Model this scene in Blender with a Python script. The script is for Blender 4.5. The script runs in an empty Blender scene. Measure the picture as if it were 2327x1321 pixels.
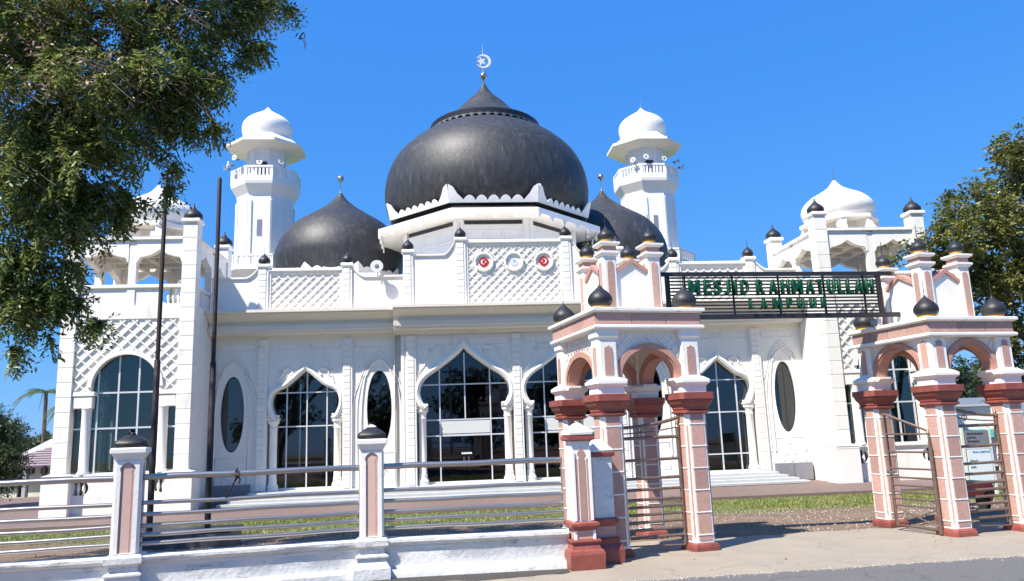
import bpy, bmesh, math, random
import numpy as np
from mathutils import Vector, Matrix
from mathutils.geometry import tessellate_polygon
random.seed(7); rng = np.random.default_rng(7)
PI = math.pi; rad = math.radians
S = bpy.context.scene; COL = S.collection

# ------------------------------------------------------------------ camera
YAW, PITCH, ROLL, FPX = 0.08990128, 0.18386967, -0.03586029, 1750.66
cam_d = bpy.data.cameras.new("camera"); cam = bpy.data.objects.new("camera", cam_d); COL.objects.link(cam)
cy_, sy_, cp_, sp_ = math.cos(YAW), math.sin(YAW), math.cos(PITCH), math.sin(PITCH)
fwd = Vector((sy_*cp_, cy_*cp_, sp_)); r0 = Vector((cy_, -sy_, 0)); u0 = r0.cross(fwd)
rt = r0*math.cos(ROLL)+u0*math.sin(ROLL); up = -r0*math.sin(ROLL)+u0*math.cos(ROLL)
M = Matrix.Identity(4)
for i in range(3): M[i][0] = rt[i]; M[i][1] = up[i]; M[i][2] = -fwd[i]
M.translation = Vector((0, 0, 2.0)); cam.matrix_world = M
cam_d.sensor_width = 36; cam_d.lens = 36*FPX/2327; cam_d.clip_start = .1; cam_d.clip_end = 2000
S.camera = cam
# ------------------------------------------------------------------ world, sun, exposure
SUN_EL, SUN_AZ = rad(53.5), rad(52)          # azimuth measured left of the camera-side facade normal
sd = Vector((-math.sin(SUN_AZ)*math.cos(SUN_EL), -math.cos(SUN_AZ)*math.cos(SUN_EL), math.sin(SUN_EL)))
W = bpy.data.worlds.new("World"); S.world = W; W.use_nodes = True
wn = W.node_tree.nodes; wl = W.node_tree.links
sky = wn.new("ShaderNodeTexSky"); sky.sky_type = 'NISHITA'; sky.sun_disc = False
sky.sun_elevation = SUN_EL; sky.sun_rotation = math.atan2(sd.x, sd.y); sky.air_density = 1.0; sky.dust_density = .1; sky.ozone_density = 5.0; sky.altitude = 0
sep = wn.new("ShaderNodeSeparateColor"); cmb = wn.new("ShaderNodeCombineColor"); wl.new(sky.outputs[0], sep.inputs[0])   # deep tropical blue of the photograph
for ch, (ref, gain, ex) in enumerate(((.62, .17, .80), (1.59, 1.07, .45), (3.26, 3.3, .18))):
    a = wn.new("ShaderNodeMath"); a.operation = 'DIVIDE'; a.inputs[1].default_value = ref; wl.new(sep.outputs[ch], a.inputs[0])
    b = wn.new("ShaderNodeMath"); b.operation = 'POWER'; b.inputs[1].default_value = ex; wl.new(a.outputs[0], b.inputs[0])
    c = wn.new("ShaderNodeMath"); c.operation = 'MULTIPLY'; c.inputs[1].default_value = gain; wl.new(b.outputs[0], c.inputs[0]); wl.new(c.outputs[0], cmb.inputs[ch])
wl.new(cmb.outputs[0], wn['Background'].inputs[0])
wn['Background'].inputs[1].default_value = 0.12
sl = bpy.data.lights.new("sun", 'SUN'); so = bpy.data.objects.new("sun", sl); COL.objects.link(so)
sl.energy = 3.8; sl.angle = rad(.53); sl.color = (1, .94, .845); so.rotation_euler = sd.to_track_quat('Z', 'Y').to_euler(); so.location = (-20, -20, 40)
S.view_settings.view_transform = 'Standard'; S.view_settings.look = 'None'; S.view_settings.gamma = 1; S.view_settings.use_curve_mapping = False
S.view_settings.exposure = 1.2
S.cycles.max_bounces = 8; S.cycles.transparent_max_bounces = 12

# ------------------------------------------------------------------ materials
def mat(name, col, rough=.6, metal=0, var=.12, scale=3, bump=.0, bscale=30, dirt=None, dirt_scale=2, dirt_amt=.3, stretch=(1,1,1), spec=None, coat=0, trans=None):
    m = bpy.data.materials.new(name); m.use_nodes = True; nt = m.node_tree; n = nt.nodes; l = nt.links
    b = n['Principled BSDF']; b.inputs['Roughness'].default_value = rough; b.inputs['Metallic'].default_value = metal
    if spec is not None: b.inputs['Specular IOR Level'].default_value = spec
    tc = n.new('ShaderNodeTexCoord'); mp = n.new('ShaderNodeMapping'); mp.inputs['Scale'].default_value = stretch
    geo = n.new('ShaderNodeNewGeometry'); l.new(geo.outputs['Position'], mp.inputs[0])
    nz = n.new('ShaderNodeTexNoise'); nz.inputs['Scale'].default_value = scale; nz.inputs['Detail'].default_value = 6; nz.inputs['Roughness'].default_value = .65
    l.new(mp.outputs[0], nz.inputs['Vector'])
    cr = n.new('ShaderNodeValToRGB'); cr.color_ramp.elements[0].position = .3; cr.color_ramp.elements[1].position = .7
    c = Vector(col); a = [max(0, x*(1-var)) for x in c]+[1]; d = [min(1, x*(1+var)) for x in c]+[1]
    cr.color_ramp.elements[0].color = a; cr.color_ramp.elements[1].color = d
    l.new(nz.outputs['Fac'], cr.inputs[0]); out = cr.outputs[0]
    if dirt is not None:
        n2 = n.new('ShaderNodeTexNoise'); n2.inputs['Scale'].default_value = dirt_scale; n2.inputs['Detail'].default_value = 8; n2.inputs['Roughness'].default_value = .7
        l.new(mp.outputs[0], n2.inputs['Vector'])
        mr = n.new('ShaderNodeMapRange'); mr.inputs['From Min'].default_value = .55; mr.inputs['From Max'].default_value = .75; mr.inputs['To Max'].default_value = dirt_amt
        l.new(n2.outputs['Fac'], mr.inputs['Value'])
        mx = n.new('ShaderNodeMix'); mx.data_type = 'RGBA'; l.new(mr.outputs[0], mx.inputs['Factor']); l.new(out, mx.inputs[6]); mx.inputs[7].default_value = (*dirt, 1); out = mx.outputs[2]
    l.new(out, b.inputs['Base Color'])
    if bump:
        nb = n.new('ShaderNodeTexNoise'); nb.inputs['Scale'].default_value = bscale; nb.inputs['Detail'].default_value = 4; l.new(geo.outputs['Position'], nb.inputs['Vector'])
        bp = n.new('ShaderNodeBump'); bp.inputs['Strength'].default_value = bump; bp.inputs['Distance'].default_value = .02; l.new(nb.outputs['Fac'], bp.inputs['Height']); l.new(bp.outputs[0], b.inputs['Normal'])
    return m
WH = (.82, .78, .71)
m_white = mat('white_paint', WH, .55, var=.03, scale=1.2, bump=.2, bscale=14, dirt=(.42, .37, .30), dirt_scale=1.9, dirt_amt=.45, stretch=(1.3, 1.3, .35))
m_trim = mat('white_trim', (.84, .80, .735), .5, var=.02, scale=2, bump=.08, bscale=20, dirt=(.36, .32, .27), dirt_scale=2.6, dirt_amt=.3, stretch=(1, 1, .6))
m_cornice = mat('bounce_beige', (.72, .66, .57), .6, var=.05, scale=.9, bump=.1, dirt=(.34, .32, .31), dirt_scale=2.2, dirt_amt=.35, stretch=(.5, 1, 2.5))  # beige of bounced light is put into the base colour; grey dirt on top
m_minaret = mat('shade_cooled_white', (.79, .775, .75), .5, var=.03, scale=.8, bump=.1, bscale=10)  # cooler than the main white: tone of shade put into the colour
m_fencew = mat('weathered_white', (.66, .655, .63), .7, var=.09, scale=3, bump=.5, bscale=16, dirt=(.10, .09, .075), dirt_scale=6.5, dirt_amt=.95, stretch=(.5, 1, 1.5))
m_band = mat('mould_spotted_white', (.80, .77, .71), .6, var=.04, scale=4, bump=.2, dirt=(.05, .045, .04), dirt_scale=5, dirt_amt=.8, stretch=(1, 1, 3))
m_dome = mat('weathered_black_zinc', (.030, .030, .032), .54, var=.45, scale=2.4, bump=.55, bscale=4.5, dirt=(.13, .13, .125), dirt_scale=1.9, dirt_amt=.75, stretch=(2.0, 2.0, .45), spec=.55)
m_black = mat('black_dome_paint', (.018, .018, .020), .5, var=.3, scale=6, bump=.15, bscale=40, dirt=(.10, .10, .10), dirt_scale=7, dirt_amt=.25)
m_gold = mat('gold_paint', (.55, .30, .06), .45, var=.15, scale=8)
m_pink = mat('terracotta_pink', (.47, .28, .225), .7, var=.10, scale=9, bump=.2, bscale=50, dirt=(.62, .45, .38), dirt_scale=7, dirt_amt=.6, stretch=(1, 1, 2))
m_pink2 = mat('pale_post_pink', (.62, .41, .34), .7, var=.06, scale=6, bump=.15, bscale=50)
m_pinkd = mat('terracotta_arch', (.48, .25, .19), .7, var=.12, scale=8, bump=.2, bscale=50)
m_red = mat('oxide_red', (.26, .068, .05), .5, var=.18, scale=6, bump=.25, bscale=40, dirt=(.42, .16, .11), dirt_scale=6, dirt_amt=.5)
m_steel = mat('stainless_steel', (.44, .40, .37), .30, .9, var=.05, scale=8)
m_gatem = mat('brown_stained_steel', (.22, .155, .12), .42, .5, var=.25, scale=14, dirt=(.16, .07, .035), dirt_scale=12, dirt_amt=.8)
m_pole = mat('rusty_dark_pole', (.035, .022, .019), .6, .2, var=.4, scale=7, stretch=(1, 1, .3))
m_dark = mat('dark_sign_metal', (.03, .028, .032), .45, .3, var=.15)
m_green = mat('green_letter', (.0, .055, .02), .4, var=.1, scale=8)
m_alu = mat('white_aluminium', (.66, .67, .68), .35, .2, var=.02)
m_grey = mat('grey_stone_tile', (.20, .20, .225), .45, var=.12, scale=6, bump=.1)
m_marble = mat('pale_marble', (.46, .47, .46), .3, var=.08, scale=3, dirt=(.45, .47, .48), dirt_scale=2.5, dirt_amt=.5)
m_paver = mat('pinkish_paving', (.17, .118, .10), .7, var=.1, scale=2.5, bump=.1)
m_asph = mat('worn_asphalt', (.135, .13, .128), .9, var=.22, scale=40, bump=.8, bscale=90, dirt=(.22, .21, .20), dirt_scale=50, dirt_amt=.8)
m_conc = mat('pale_concrete', (.30, .255, .20), .85, var=.10, scale=1.3, bump=.35, bscale=35, dirt=(.25, .205, .16), dirt_scale=1.6, dirt_amt=.55)
m_horn = mat('cream_horn', (.62, .60, .57), .45, var=.05)
m_hornd = mat('horn_inside', (.16, .15, .145), .6, var=.05)
m_redd = mat('red_medallion', (.50, .025, .02), .4, var=.05)
m_bark = mat('tree_bark', (.11, .085, .065), .9, var=.35, scale=12, bump=.8, bscale=25, stretch=(1, 1, .3))
m_roofp = mat('purple_grey_tiles', (.27, .21, .24), .7, var=.2, scale=8)
m_grr = mat('grey_roof_sheet', (.40, .40, .40), .6, var=.15, scale=3)
m_cream = mat('cream_wall', (.60, .60, .50), .7, var=.06)
m_turq = mat('turquoise_band', (.10, .52, .42), .5, var=.05)
m_inner = mat('interior_plaster', (.75, .73, .68), .7, var=.05)
m_floor = mat('interior_floor', (.25, .22, .2), .3, var=.1)
m_soil = mat('dark_soil', (.05, .045, .04), .9, var=.4, scale=20, bump=.5)
m_blind = mat('ribbed_blind', (.58, .59, .56), .6, var=.06, scale=3, stretch=(.3, 1, 12))
m_board = mat('grey_notice_board', (.16, .17, .19), .5, var=.05)
m_boardw = mat('white_notice_board', (.62, .68, .68), .4, var=.04)
m_ink = mat('dark_ink', (.03, .03, .035), .6, var=.05)
m_inkb = mat('blue_ink', (.05, .22, .35), .6, var=.05)
m_moto = mat('red_motorcycle_paint', (.07, .006, .008), .3, var=.1)
m_lens = mat('red_lens', (.75, .02, .03), .2, var=.03)
m_tyre = mat('black_rubber', (.02, .02, .02), .8, var=.1)
def glass(name, tint, rough=.02, tfac=.75):
    m = bpy.data.materials.new(name); m.use_nodes = True; nt = m.node_tree; n = nt.nodes; l = nt.links
    n.remove(n['Principled BSDF']); o = n['Material Output']
    t = n.new('ShaderNodeBsdfTransparent'); t.inputs[0].default_value = (*tint, 1)
    g = n.new('ShaderNodeBsdfGlossy'); g.inputs['Roughness'].default_value = rough; g.inputs[0].default_value = (.9, .95, 1, 1)
    f = n.new('ShaderNodeFresnel'); f.inputs[0].default_value = 1.62
    a = n.new('ShaderNodeMath'); a.operation = 'MULTIPLY_ADD'; a.inputs[1].default_value = .8; a.inputs[2].default_value = .02
    l.new(f.outputs[0], a.inputs[0]); x = n.new('ShaderNodeMixShader'); l.new(a.outputs[0], x.inputs[0]); l.new(t.outputs[0], x.inputs[1]); l.new(g.outputs[0], x.inputs[2]); l.new(x.outputs[0], o.inputs[0])
    return m
m_glass = glass('tinted_glass', (.52, .56, .55))
m_glassd = glass('dark_reflective_glass', (.10, .13, .16))
m_glasst = glass('clear_greenish_glass', (.52, .62, .58))
def leafmat(name, c1, c2, c3, transl=.35):
    m = bpy.data.materials.new(name); m.use_nodes = True; nt = m.node_tree; n = nt.nodes; l = nt.links
    b = n['Principled BSDF']; b.inputs['Roughness'].default_value = .42
    g = n.new('ShaderNodeNewGeometry'); nz = n.new('ShaderNodeTexNoise'); nz.inputs['Scale'].default_value = 1.3; l.new(g.outputs['Position'], nz.inputs['Vector'])
    ad = n.new('ShaderNodeMath'); ad.operation = 'MULTIPLY_ADD'; ad.inputs[1].default_value = .55; l.new(g.outputs['Random Per Island'], ad.inputs[0])
    sb = n.new('ShaderNodeMath'); sb.operation = 'MULTIPLY'; sb.inputs[1].default_value = .5; l.new(nz.outputs['Fac'], sb.inputs[0]); l.new(sb.outputs[0], ad.inputs[2])
    r = n.new('ShaderNodeValToRGB'); r.color_ramp.elements[0].position = .2; r.color_ramp.elements[0].color = (*c1, 1); r.color_ramp.elements[1].position = .72; r.color_ramp.elements[1].color = (*c3, 1)
    e = r.color_ramp.elements.new(.48); e.color = (*c2, 1); l.new(ad.outputs[0], r.inputs[0]); l.new(r.outputs[0], b.inputs['Base Color'])
    t = n.new('ShaderNodeBsdfTranslucent'); mx = n.new('ShaderNodeMixShader'); mx.inputs[0].default_value = transl
    l.new(r.outputs[0], t.inputs[0]); l.new(b.outputs[0], mx.inputs[1]); l.new(t.outputs[0], mx.inputs[2]); l.new(mx.outputs[0], n['Material Output'].inputs[0])
    return m
m_leafL = leafmat('tamarind_leaf', (.05, .08, .016), (.12, .175, .035), (.29, .31, .09), .42)
m_leafR = leafmat('broad_leaf', (.06, .065, .025), (.11, .13, .03), (.26, .25, .06))
m_leafB = leafmat('far_leaf', (.03, .05, .02), (.05, .08, .03), (.09, .12, .04))
m_palm = leafmat('palm_leaf', (.05, .09, .02), (.11, .16, .04), (.22, .26, .06))
m_pod = leafmat('pale_pods', (.16, .07, .05), (.34, .20, .16), (.6, .48, .42), .2)
m_grass = leafmat('grass_blade', (.09, .12, .02), (.19, .22, .04), (.38, .34, .12), .3)
def groundmat():
    m = bpy.data.materials.new('yard_ground'); m.use_nodes = True; nt = m.node_tree; n = nt.nodes; l = nt.links
    b = n['Principled BSDF']; b.inputs['Roughness'].default_value = .95
    g = n.new('ShaderNodeNewGeometry'); sp = n.new('ShaderNodeSeparateXYZ'); l.new(g.outputs['Position'], sp.inputs[0])
    def noise(s, d=6):
        z = n.new('ShaderNodeTexNoise'); z.inputs['Scale'].default_value = s; z.inputs['Detail'].default_value = d; z.inputs['Roughness'].default_value = .65; l.new(g.outputs['Position'], z.inputs['Vector']); return z
    n1, n2, n3 = noise(.7), noise(18), noise(70, 3)
    r = n.new('ShaderNodeValToRGB'); r.color_ramp.elements[0].color = (.13, .08, .05, 1); r.color_ramp.elements[1].color = (.26, .18, .125, 1); r.color_ramp.elements[0].position = .35; r.color_ramp.elements[1].position = .68
    mx0 = n.new('ShaderNodeMath'); mx0.operation = 'ADD'; h1 = n.new('ShaderNodeMath'); h1.operation = 'MULTIPLY'; h1.inputs[1].default_value = .5; l.new(n1.outputs[0], h1.inputs[0])
    h2 = n.new('ShaderNodeMath'); h2.operation = 'MULTIPLY'; h2.inputs[1].default_value = .5; l.new(n3.outputs[0], h2.inputs[0]); l.new(h1.outputs[0], mx0.inputs[0]); l.new(h2.outputs[0], mx0.inputs[1]); l.new(mx0.outputs[0], r.inputs[0])
    gr = n.new('ShaderNodeValToRGB'); gr.color_ramp.elements[0].color = (.07, .11, .025, 1); gr.color_ramp.elements[1].color = (.16, .20, .05, 1); l.new(n2.outputs[0], gr.inputs[0])
    # grass strip between Y 20.8 and 60
    a = n.new('ShaderNodeMath'); a.operation = 'MULTIPLY_ADD'; a.inputs[1].default_value = 5.0; l.new(n1.outputs[0], a.inputs[0]); l.new(sp.outputs[1], a.inputs[2])
    mr = n.new('ShaderNodeMapRange'); mr.inputs['From Min'].default_value = 21.9; mr.inputs['From Max'].default_value = 24.2; l.new(a.outputs[0], mr.inputs['Value'])
    mx = n.new('ShaderNodeMix'); mx.data_type = 'RGBA'; l.new(mr.outputs[0], mx.inputs['Factor']); l.new(r.outputs[0], mx.inputs[6]); l.new(gr.outputs[0], mx.inputs[7]); l.new(mx.outputs[2], b.inputs['Base Color'])
    bp = n.new('ShaderNodeBump'); bp.inputs['Strength'].default_value = .6; bp.inputs['Distance'].default_value = .04; l.new(n3.outputs[0], bp.inputs['Height']); l.new(bp.outputs[0], b.inputs['Normal'])
    return m
m_ground = groundmat()
def vary(m, amt):                              # each tile or block is a slightly different shade
    nt = m.node_tree; n = nt.nodes; l = nt.links; b = n['Principled BSDF']; src = b.inputs['Base Color'].links[0].from_socket
    oi = n.new('ShaderNodeObjectInfo'); mr = n.new('ShaderNodeMapRange'); mr.inputs['To Min'].default_value = 1-amt; mr.inputs['To Max'].default_value = 1+amt; l.new(oi.outputs['Random'], mr.inputs['Value'])
    h = n.new('ShaderNodeHueSaturation'); l.new(mr.outputs[0], h.inputs['Value']); l.new(src, h.inputs['Color']); l.new(h.outputs[0], b.inputs['Base Color'])
for m_, a_ in ((m_pink, .16), (m_white, .035), (m_grey, .15), (m_marble, .08), (m_red, .12), (m_black, .2)): vary(m_, a_)
def cracks(m, scale, dark, width=.02, amt=.75):
    nt = m.node_tree; n = nt.nodes; l = nt.links; b = n['Principled BSDF']; src = b.inputs['Base Color'].links[0].from_socket
    g = n.new('ShaderNodeNewGeometry'); nz = n.new('ShaderNodeTexNoise'); nz.inputs['Scale'].default_value = 1.7; nz.inputs['Detail'].default_value = 8; l.new(g.outputs['Position'], nz.inputs['Vector'])
    ad = n.new('ShaderNodeVectorMath'); ad.operation = 'MULTIPLY_ADD'; ad.inputs[1].default_value = (1.2, 1.2, 0); l.new(nz.outputs['Color'], ad.inputs[0]); l.new(g.outputs['Position'], ad.inputs[2])
    v = n.new('ShaderNodeTexVoronoi'); v.feature = 'DISTANCE_TO_EDGE'; v.inputs['Scale'].default_value = scale; l.new(ad.outputs[0], v.inputs['Vector'])
    mr = n.new('ShaderNodeMapRange'); mr.inputs['From Min'].default_value = 0; mr.inputs['From Max'].default_value = width; mr.inputs['To Min'].default_value = amt; mr.inputs['To Max'].default_value = 0; l.new(v.outputs['Distance'], mr.inputs['Value'])
    mx = n.new('ShaderNodeMix'); mx.data_type = 'RGBA'; l.new(mr.outputs[0], mx.inputs['Factor']); l.new(src, mx.inputs[6]); mx.inputs[7].default_value = (*dark, 1); l.new(mx.outputs[2], b.inputs['Base Color'])
cracks(m_conc, .30, (.13, .105, .08), .008, .4); cracks(m_asph, .5, (.05, .05, .05), .010, .6)

# ------------------------------------------------------------------ helpers
class MB:
    def __init__(s): s.v = []; s.f = []
    def add(s, vs, fs):
        k = len(s.v); s.v += [tuple(p) for p in vs]; s.f += [tuple(i+k for i in q) for q in fs]; return s
    def box(s, x0, x1, y0, y1, z0, z1, c=0):
        if c <= 0:
            v = [(x, y, z) for z in (z0, z1) for y in (y0, y1) for x in (x0, x1)]
            return s.add(v, [(0, 2, 3, 1), (4, 5, 7, 6), (0, 1, 5, 4), (2, 6, 7, 3), (0, 4, 6, 2), (1, 3, 7, 5)])
        c = min(c, (x1-x0)/2.1, (y1-y0)/2.1, (z1-z0)/2.1)       # chamfered box
        P = []; idx = {}
        for i, X in enumerate((x0, x1)):
            for j, Y in enumerate((y0, y1)):
                for k, Z in enumerate((z0, z1)):
                    sx, sy, sz = (c if i == 0 else -c), (c if j == 0 else -c), (c if k == 0 else -c)
                    idx[i, j, k, 'x'] = len(P); P.append((X, Y+sy, Z+sz))
                    idx[i, j, k, 'y'] = len(P); P.append((X+sx, Y, Z+sz))
                    idx[i, j, k, 'z'] = len(P); P.append((X+sx, Y+sy, Z))
        F = []
        def q(*a): F.append(tuple(idx[t] for t in a))
        q((0,0,0,'x'),(0,0,1,'x'),(0,1,1,'x'),(0,1,0,'x')); q((1,0,0,'x'),(1,1,0,'x'),(1,1,1,'x'),(1,0,1,'x'))
        q((0,0,0,'y'),(1,0,0,'y'),(1,0,1,'y'),(0,0,1,'y')); q((0,1,0,'y'),(0,1,1,'y'),(1,1,1,'y'),(1,1,0,'y'))
        q((0,0,0,'z'),(0,1,0,'z'),(1,1,0,'z'),(1,0,0,'z')); q((0,0,1,'z'),(1,0,1,'z'),(1,1,1,'z'),(0,1,1,'z'))
        for k in (0, 1):
            for j in (0, 1): q((0,j,k,'y'),(1,j,k,'y'),(1,j,k,'z'),(0,j,k,'z'))
            for i in (0, 1): q((i,0,k,'x'),(i,1,k,'x'),(i,1,k,'z'),(i,0,k,'z'))
        for i in (0, 1):
            for j in (0, 1): q((i,j,0,'x'),(i,j,1,'x'),(i,j,1,'y'),(i,j,0,'y'))
        for i in (0, 1):
            for j in (0, 1):
                for k in (0, 1): q((i,j,k,'x'),(i,j,k,'y'),(i,j,k,'z'))
        return s.add(P, F)
    def lathe(s, prof, cx=0, cy=0, seg=24, a0=0.0, sx=1, sy=1):
        V = []; F = []; n = len(prof)
        for k in range(seg):
            a = a0+2*PI*k/seg
            for (r, z) in prof: V.append((cx+r*math.cos(a)*sx, cy+r*math.sin(a)*sy, z))
        for k in range(seg):
            k2 = (k+1) % seg
            for i in range(n-1): F.append((k*n+i, k2*n+i, k2*n+i+1, k*n+i+1))
        F.append(tuple(k*n for k in range(seg))[::-1]); F.append(tuple(k*n+n-1 for k in range(seg)))
        return s.add(V, F)
    def rect(s, prof, x0, x1, y0, y1, ch=0):
        """frustum stack over a rectangle: prof = [(outset, z)], ch = corner chamfer"""
        V = []; F = []
        for o, z in prof:
            a, b, c, d = x0-o, x1+o, y0-o, y1+o
            ring = [(a, c), (b, c), (b, d), (a, d)] if ch <= 0 else [(a+ch, c), (b-ch, c), (b, c+ch), (b, d-ch), (b-ch, d), (a+ch, d), (a, d-ch), (a, c+ch)]
            V += [(x, y, z) for x, y in ring]
        n = len(ring)
        for i in range(len(prof)-1):
            for k in range(n):
                k2 = (k+1) % n; F.append((i*n+k, i*n+k2, (i+1)*n+k2, (i+1)*n+k))
        F.append(tuple(range(n))[::-1]); F.append(tuple((len(prof)-1)*n+k for k in range(n)))
        return s.add(V, F)
    def plate(s, outer, holes=(), y0=0., y1=.1):
        """polygon in XZ, extruded from y0 (front) to y1"""
        loops = [list(outer)]+[list(h) for h in holes]
        tris = tessellate_polygon([[Vector((x, z, 0)) for x, z in lp] for lp in loops])
        flat = [p for lp in loops for p in lp]; n = len(flat)
        V = [(x, y0, z) for x, z in flat]+[(x, y1, z) for x, z in flat]; F = []
        for t in tris:
            a, b, c = [flat[i] for i in t]
            cr = (b[0]-a[0])*(c[1]-a[1])-(b[1]-a[1])*(c[0]-a[0])
            t = tuple(t) if cr > 0 else tuple(t)[::-1]
            F.append(t); F.append(tuple(i+n for i in t[::-1]))
        k = 0
        for lp in loops:
            m = len(lp)
            for i in range(m): F.append((k+i, k+(i+1) % m, n+k+(i+1) % m, n+k+i))
            k += m
        return s.add(V, F)
    def tube(s, pts, r, seg=8, closed=False):
        pts = [Vector(p) for p in pts]; n = len(pts); rr = r if isinstance(r, (list, tuple)) else [r]*n; V = []; F = []
        up_ = Vector((0, 0, 1))
        for i, p in enumerate(pts):
            if closed: t = pts[(i+1) % n]-pts[i-1]
            else: t = pts[min(i+1, n-1)]-pts[max(i-1, 0)]
            t.normalize(); ref = up_ if abs(t.z) < .95 else Vector((0, 1, 0))
            a = t.cross(ref).normalized(); b = a.cross(t)
            for k in range(seg):
                an = 2*PI*(k+.5)/seg; V.append(p+a*(math.cos(an)*rr[i])+b*(math.sin(an)*rr[i]))
        for i in range(n if closed else n-1):
            j = (i+1) % n
            for k in range(seg): k2 = (k+1) % seg; F.append((i*seg+k, i*seg+k2, j*seg+k2, j*seg+k))
        if not closed: F.append(tuple(range(seg))[::-1]); F.append(tuple((n-1)*seg+k for k in range(seg)))
        return s.add(V, F)
    def bar(s, p, q, w, d):
        """box bar from p to q in an XZ plane, width w in plane, depth d (y from p.y-d to p.y)"""
        p = Vector(p); q = Vector(q); t = (q-p).normalized(); nrm = Vector((0, -1, 0)); sd_ = t.cross(nrm).normalized()*(w/2); dd = Vector((0, -d, 0))
        V = [p-sd_, p+sd_, q+sd_, q-sd_, p-sd_+dd, p+sd_+dd, q+sd_+dd, q-sd_+dd]
        return s.add(V, [(0, 1, 2, 3), (4, 7, 6, 5), (0, 4, 5, 1), (1, 5, 6, 2), (2, 6, 7, 3), (3, 7, 4, 0)])
    def rot(s, ang, c=(0, 0)):
        ca, sa = math.cos(ang), math.sin(ang)
        s.v = [(c[0]+(x-c[0])*ca-(y-c[1])*sa, c[1]+(x-c[0])*sa+(y-c[1])*ca, z) for x, y, z in s.v]; return s
    def move(s, dx=0, dy=0, dz=0): s.v = [(x+dx, y+dy, z+dz) for x, y, z in s.v]; return s
    def merge(s, o): return s.add(o.v, o.f)
BASE = {}
def mesh(name, mb, m, base=(0, 0, 0), smooth=None):
    me = bpy.data.meshes.new(name)
    me.from_pydata([(x-base[0], y-base[1], z-base[2]) for x, y, z in mb.v], [], mb.f); me.validate()
    bm = bmesh.new(); bm.from_mesh(me); bmesh.ops.recalc_face_normals(bm, faces=bm.faces); bm.to_mesh(me); bm.free()
    if smooth is not None:
        for p in me.polygons: p.use_smooth = True
        me.set_sharp_from_angle(angle=rad(smooth))
    me.materials.append(m); return me
def root(name, label, cat, loc, base=(0, 0, 0), rotz=0, group=None):
    o = bpy.data.objects.new(name, None); COL.objects.link(o); o.location = loc; o.rotation_euler[2] = rotz; o.empty_display_size = .2
    o['label'] = label; o['category'] = cat
    if group: o['group'] = group
    BASE[o.name] = base; return o
def part(name, mb, m, parent, smooth=None, kind=None, label=None, mods=None):
    me = mb if isinstance(mb, bpy.types.Mesh) else mesh(name, mb, m, BASE[parent.name], smooth)
    o = bpy.data.objects.new(name, me); COL.objects.link(o); o.parent = parent; BASE[o.name] = BASE[parent.name]
    if kind: o['kind'] = kind
    if label: o['label'] = label
    return o
def inst(name, me, parent, loc, rotz=0):
    b = BASE[parent.name]; o = bpy.data.objects.new(name, me); COL.objects.link(o); o.parent = parent
    o.location = (loc[0]-b[0], loc[1]-b[1], loc[2]-b[2]); o.rotation_euler[2] = rotz; BASE[o.name] = (0, 0, 0); return o
def single(name, mb, m, label, cat, group=None, smooth=None, kind=None):
    o = bpy.data.objects.new(name, mesh(name, mb, m, smooth=smooth)); COL.objects.link(o)
    if label: o['label'] = label; o['category'] = cat
    if kind: o['kind'] = kind
    if group: o['group'] = group
    return o
def structure(name, mb, m, smooth=None):
    o = bpy.data.objects.new(name, mesh(name, mb, m, smooth=smooth)); COL.objects.link(o); o['kind'] = 'structure'; BASE[o.name] = (0, 0, 0); return o
CACHE = {}
def cached(key, fn):
    if key not in CACHE: CACHE[key] = fn()
    return CACHE[key]
def onion(r, z0, h, neck=.72):
    """onion dome profile of max radius r, from z0, total height h"""
    P = [(neck, 0), (.80, .04), (.93, .12), (1.0, .24), (.985, .35), (.90, .46), (.74, .57), (.54, .67), (.34, .76), (.18, .85), (.08, .93), (.02, 1.0)]
    return [(r*a, z0+h*b) for a, b in P]
def clip_rect(poly, x0, x1, z0, z1):
    def cl(P, f, inter):
        out = []
        for i in range(len(P)):
            a, b = P[i-1], P[i]
            if f(b):
                if not f(a): out.append(inter(a, b))
                out.append(b)
            elif f(a): out.append(inter(a, b))
        return out
    def ix(v): return lambda a, b: (v, a[1]+(b[1]-a[1])*(v-a[0])/(b[0]-a[0]))
    def iz(v): return lambda a, b: (a[0]+(b[0]-a[0])*(v-a[1])/(b[1]-a[1]), v)
    for f, it in ((lambda p: p[0] >= x0, ix(x0)), (lambda p: p[0] <= x1, ix(x1)), (lambda p: p[1] >= z0, iz(z0)), (lambda p: p[1] <= z1, iz(z1))):
        poly = cl(poly, f, it)
        if not poly: return []
    out = []
    for p in poly:
        if not out or abs(p[0]-out[-1][0])+abs(p[1]-out[-1][1]) > 1e-5: out.append(p)
    return out
def area(P): return abs(sum(P[i-1][0]*P[i][1]-P[i][0]*P[i-1][1] for i in range(len(P))))/2 if len(P) > 2 else 0
def smoothpts(P, n=4):
    """Catmull-Rom through points"""
    out = []
    for i in range(len(P)-1):
        p0, p1, p2, p3 = P[max(i-1, 0)], P[i], P[i+1], P[min(i+2, len(P)-1)]
        for k in range(n):
            t = k/n
            out.append(tuple(.5*((2*b)+(-a+c)*t+(2*a-5*b+4*c-d)*t*t+(-a+3*b-3*c+d)*t**3) for a, b, c, d in zip(p0, p1, p2, p3)))
    return out+[tuple(P[-1])]
def inside(poly, x, z):
    c = False; j = len(poly)-1
    for i in range(len(poly)):
        if (poly[i][1] > z) != (poly[j][1] > z) and x < (poly[j][0]-poly[i][0])*(z-poly[i][1])/(poly[j][1]-poly[i][1])+poly[i][0]: c = not c
        j = i
    return c
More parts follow.
